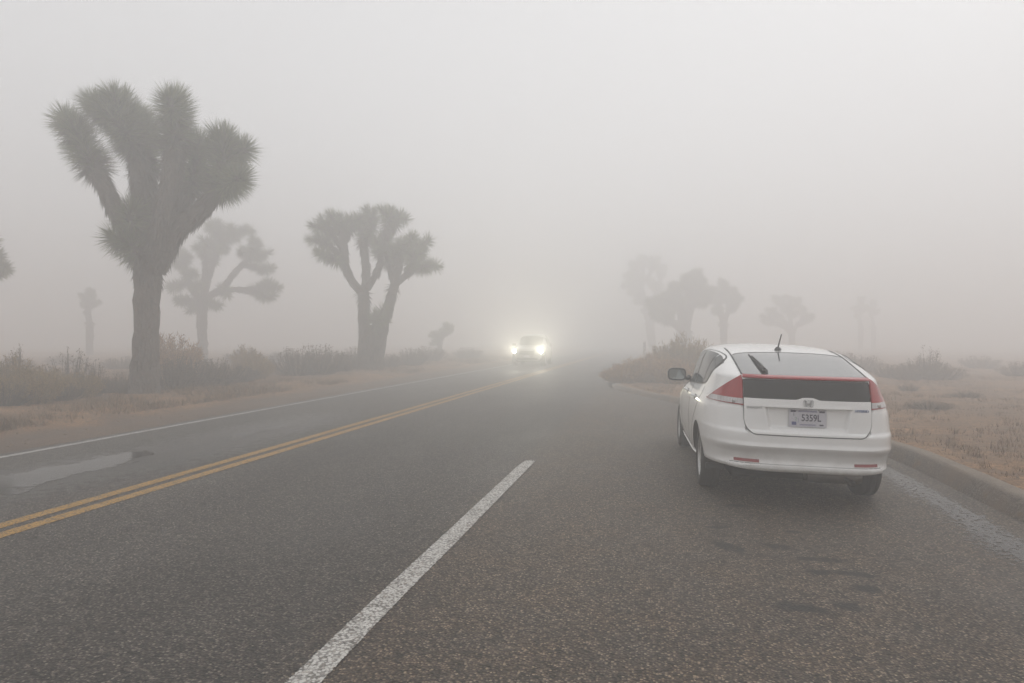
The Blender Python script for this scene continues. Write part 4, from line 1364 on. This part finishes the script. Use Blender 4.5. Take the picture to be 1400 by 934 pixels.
# the oncoming car, headlamps lit
SUV = Shape(
    yr=[(.25, -.70), (.45, -.88), (.75, -.90), (1.1, -.82), (1.4, -.66), (1.6, -.45), (1.66, -.1), (1.70, .6)],
    w=[(.25, .80), (.40, .87), (.70, .90), (.95, .88), (1.05, .85), (1.3, .77), (1.5, .69), (1.62, .60), (1.67, .5), (1.70, .3)],
    yf=[(.25, 3.30), (.40, 3.48), (.70, 3.50), (.88, 3.42), (.98, 3.22), (1.04, 2.70), (1.08, 2.40), (1.25, 2.12), (1.45, 1.75), (1.58, 1.48), (1.66, 1.22), (1.70, .95)],
    ym=[(.25, 1.1), (1.2, 1.0), (1.70, .8)],
    nr=[(.25, 5), (1.70, 4)], nf=[(.25, 3.2), (.9, 3.4), (1.70, 3.2)])
def build_oncoming():
    S = SUV
    p = at_depth(718, 480.5, 36.0)
    front = 3.46
    car = empty('oncoming_car', (p.x, p.y + front, 0), R(180) + R(1.5))
    prop(car, 'silver-grey car approaching through the fog with both headlamps lit', 'car')
    zs = list(np.arange(.25, 1.64, .03)) + [1.65, 1.665, 1.68, 1.69, 1.70]
    body_with_arches(S, zs, (0.0, 2.62), .38, .36, M['grey_paintwork'], car, None, .95)
    rbox('underbody', (1.4, 3.6, .2), (0, 1.3, .32), M['under_black'], car, .04)
    patch('windscreen', S, 'front', -.62, .62, 20, 1.09, lambda a: 1.60 - .06 * (a / .62) ** 2, 12, .004, .02, M['car_glass'], car)
    for face in ('left', 'right'):
        for (a0, a1) in ((-.3, .55), (.62, 1.45)):
            patch('side_window', S, face, a0, a1, 12, 1.08, lambda a: 1.50 - .10 * max(0, a - .9) ** 2, 6, .004, .01, M['car_glass'], car)
    patch('grille', S, 'front', -.40, .40, 16, .62, .80, 5, .008, .02, M['black_plastic'], car)
    patch('bumper_intake', S, 'front', -.55, .55, 16, .34, .45, 4, .006, .02, M['black_plastic'], car)
    patch('number_plate', S, 'front', -.155, .155, 4, .47, .585, 2, .012, .01, M['plate_face'], car)
    for s in (-1, 1):
        hl = empty('headlamp'); hl.parent = car
        patch('lamp_housing', S, 'front', s * .55, s * .80, 14, .72, .86, 6, .006, .02, M['clear_lens'], hl)
        c = S.pt('front', s * .70, .785)
        V, F = lathe([(0, .001), (.012, .035), (.016, .065), (.010, .09), (-.01, .096)], 24, 'y')
        k = 1.0
        smooth_obj(pymesh('lit_lens', [(v[0] * k + c.x, v[1] + c.y + .045, v[2] * k + c.z) for v in V], F, M['lit_headlamp'], hl), 50)
        ld = bpy.data.lights.new('headlamp_beam', 'SPOT')
        ld.energy = 1500 if s < 0 else 900
        ld.color = (1.0, .95, .74)
        ld.spot_size = R(44); ld.spot_blend = .9; ld.shadow_soft_size = .06
        lo = bpy.data.objects.new('headlamp_beam', ld); COL.objects.link(lo); lo.parent = hl
        lo.location = (c.x, c.y + .10, c.z)
        lo.rotation_euler = (R(90) + R(9.0), 0, R(6))          # spot looks along -Z; turned to +Y of the car
        m = rbox('door_mirror', (.20, .10, .14), (s * .99, 1.75, 1.12), M['grey_paintwork'], car, .03)
    for x in (-.78, .78):
        for y in (0.0, 2.62): wheel(car, x, y, .345, .22, 5)
    return car
build_oncoming()

# white marker post among the bushes at the kerb end
def marker():
    p = at_depth(881, 500, 22.9)
    z0 = ground_z(p.x, p.y)
    m = empty('marker_post', (p.x, p.y, z0), .1)
    prop(m, 'slim white marker post standing in the rust-brown bushes at the kerb end', 'post')
    hgt = CAM_H - (467 - HORIZ) * 22.9 / FPX - z0
    V, F = [], []
    prof = [(-.045, 0), (-.03, .012), (.03, .012), (.045, 0), (.03, -.004), (-.03, -.004)]
    for z in (-.1, hgt - .05, hgt):
        k = 1.0 if z < hgt else .7
        V += [(a * k, b, z) for a, b in prof]
    for r in range(2):
        for i in range(6):
            j = (i + 1) % 6
            F.append((r * 6 + i, r * 6 + j, r * 6 + 6 + j, r * 6 + 6 + i))
    F += [tuple(range(5, -1, -1)), tuple(range(12, 18))]
    pymesh('post', V, F, M['post_white'], m)
    rbox('reflector', (.06, .004, .12), (0, -.007, hgt - .14), M['post_reflector'], m, .001, 1)
marker()

# ------------------------------------------------------------------ fog
def haze():
    t = bpy.data.materials.new('fog')
    t.use_nodes = True
    n, l = t.node_tree.nodes, t.node_tree.links
    n.clear()
    v = n.new('ShaderNodeVolumePrincipled')
    v.inputs['Color'].default_value = (.991, .989, .988, 1)
    v.inputs['Density'].default_value = FOG
    v.inputs['Anisotropy'].default_value = .5
    o = n.new('ShaderNodeOutputMaterial')
    l.new(v.outputs[0], o.inputs['Volume'])
    x0, x1, y0, y1, z0, z1 = -230, 230, -60, 260, -1.6, 11.8
    V = [(x, y, z) for z in (z0, z1) for y in (y0, y1) for x in (x0, x1)]
    F = [(0, 2, 3, 1), (4, 5, 7, 6), (0, 1, 5, 4), (2, 6, 7, 3), (0, 4, 6, 2), (1, 3, 7, 5)]
    ob = pymesh('haze', V, F, t)
    prop(ob, 'even pale fog over the road and desert', 'fog', kind='stuff')
FOG = .034
haze()
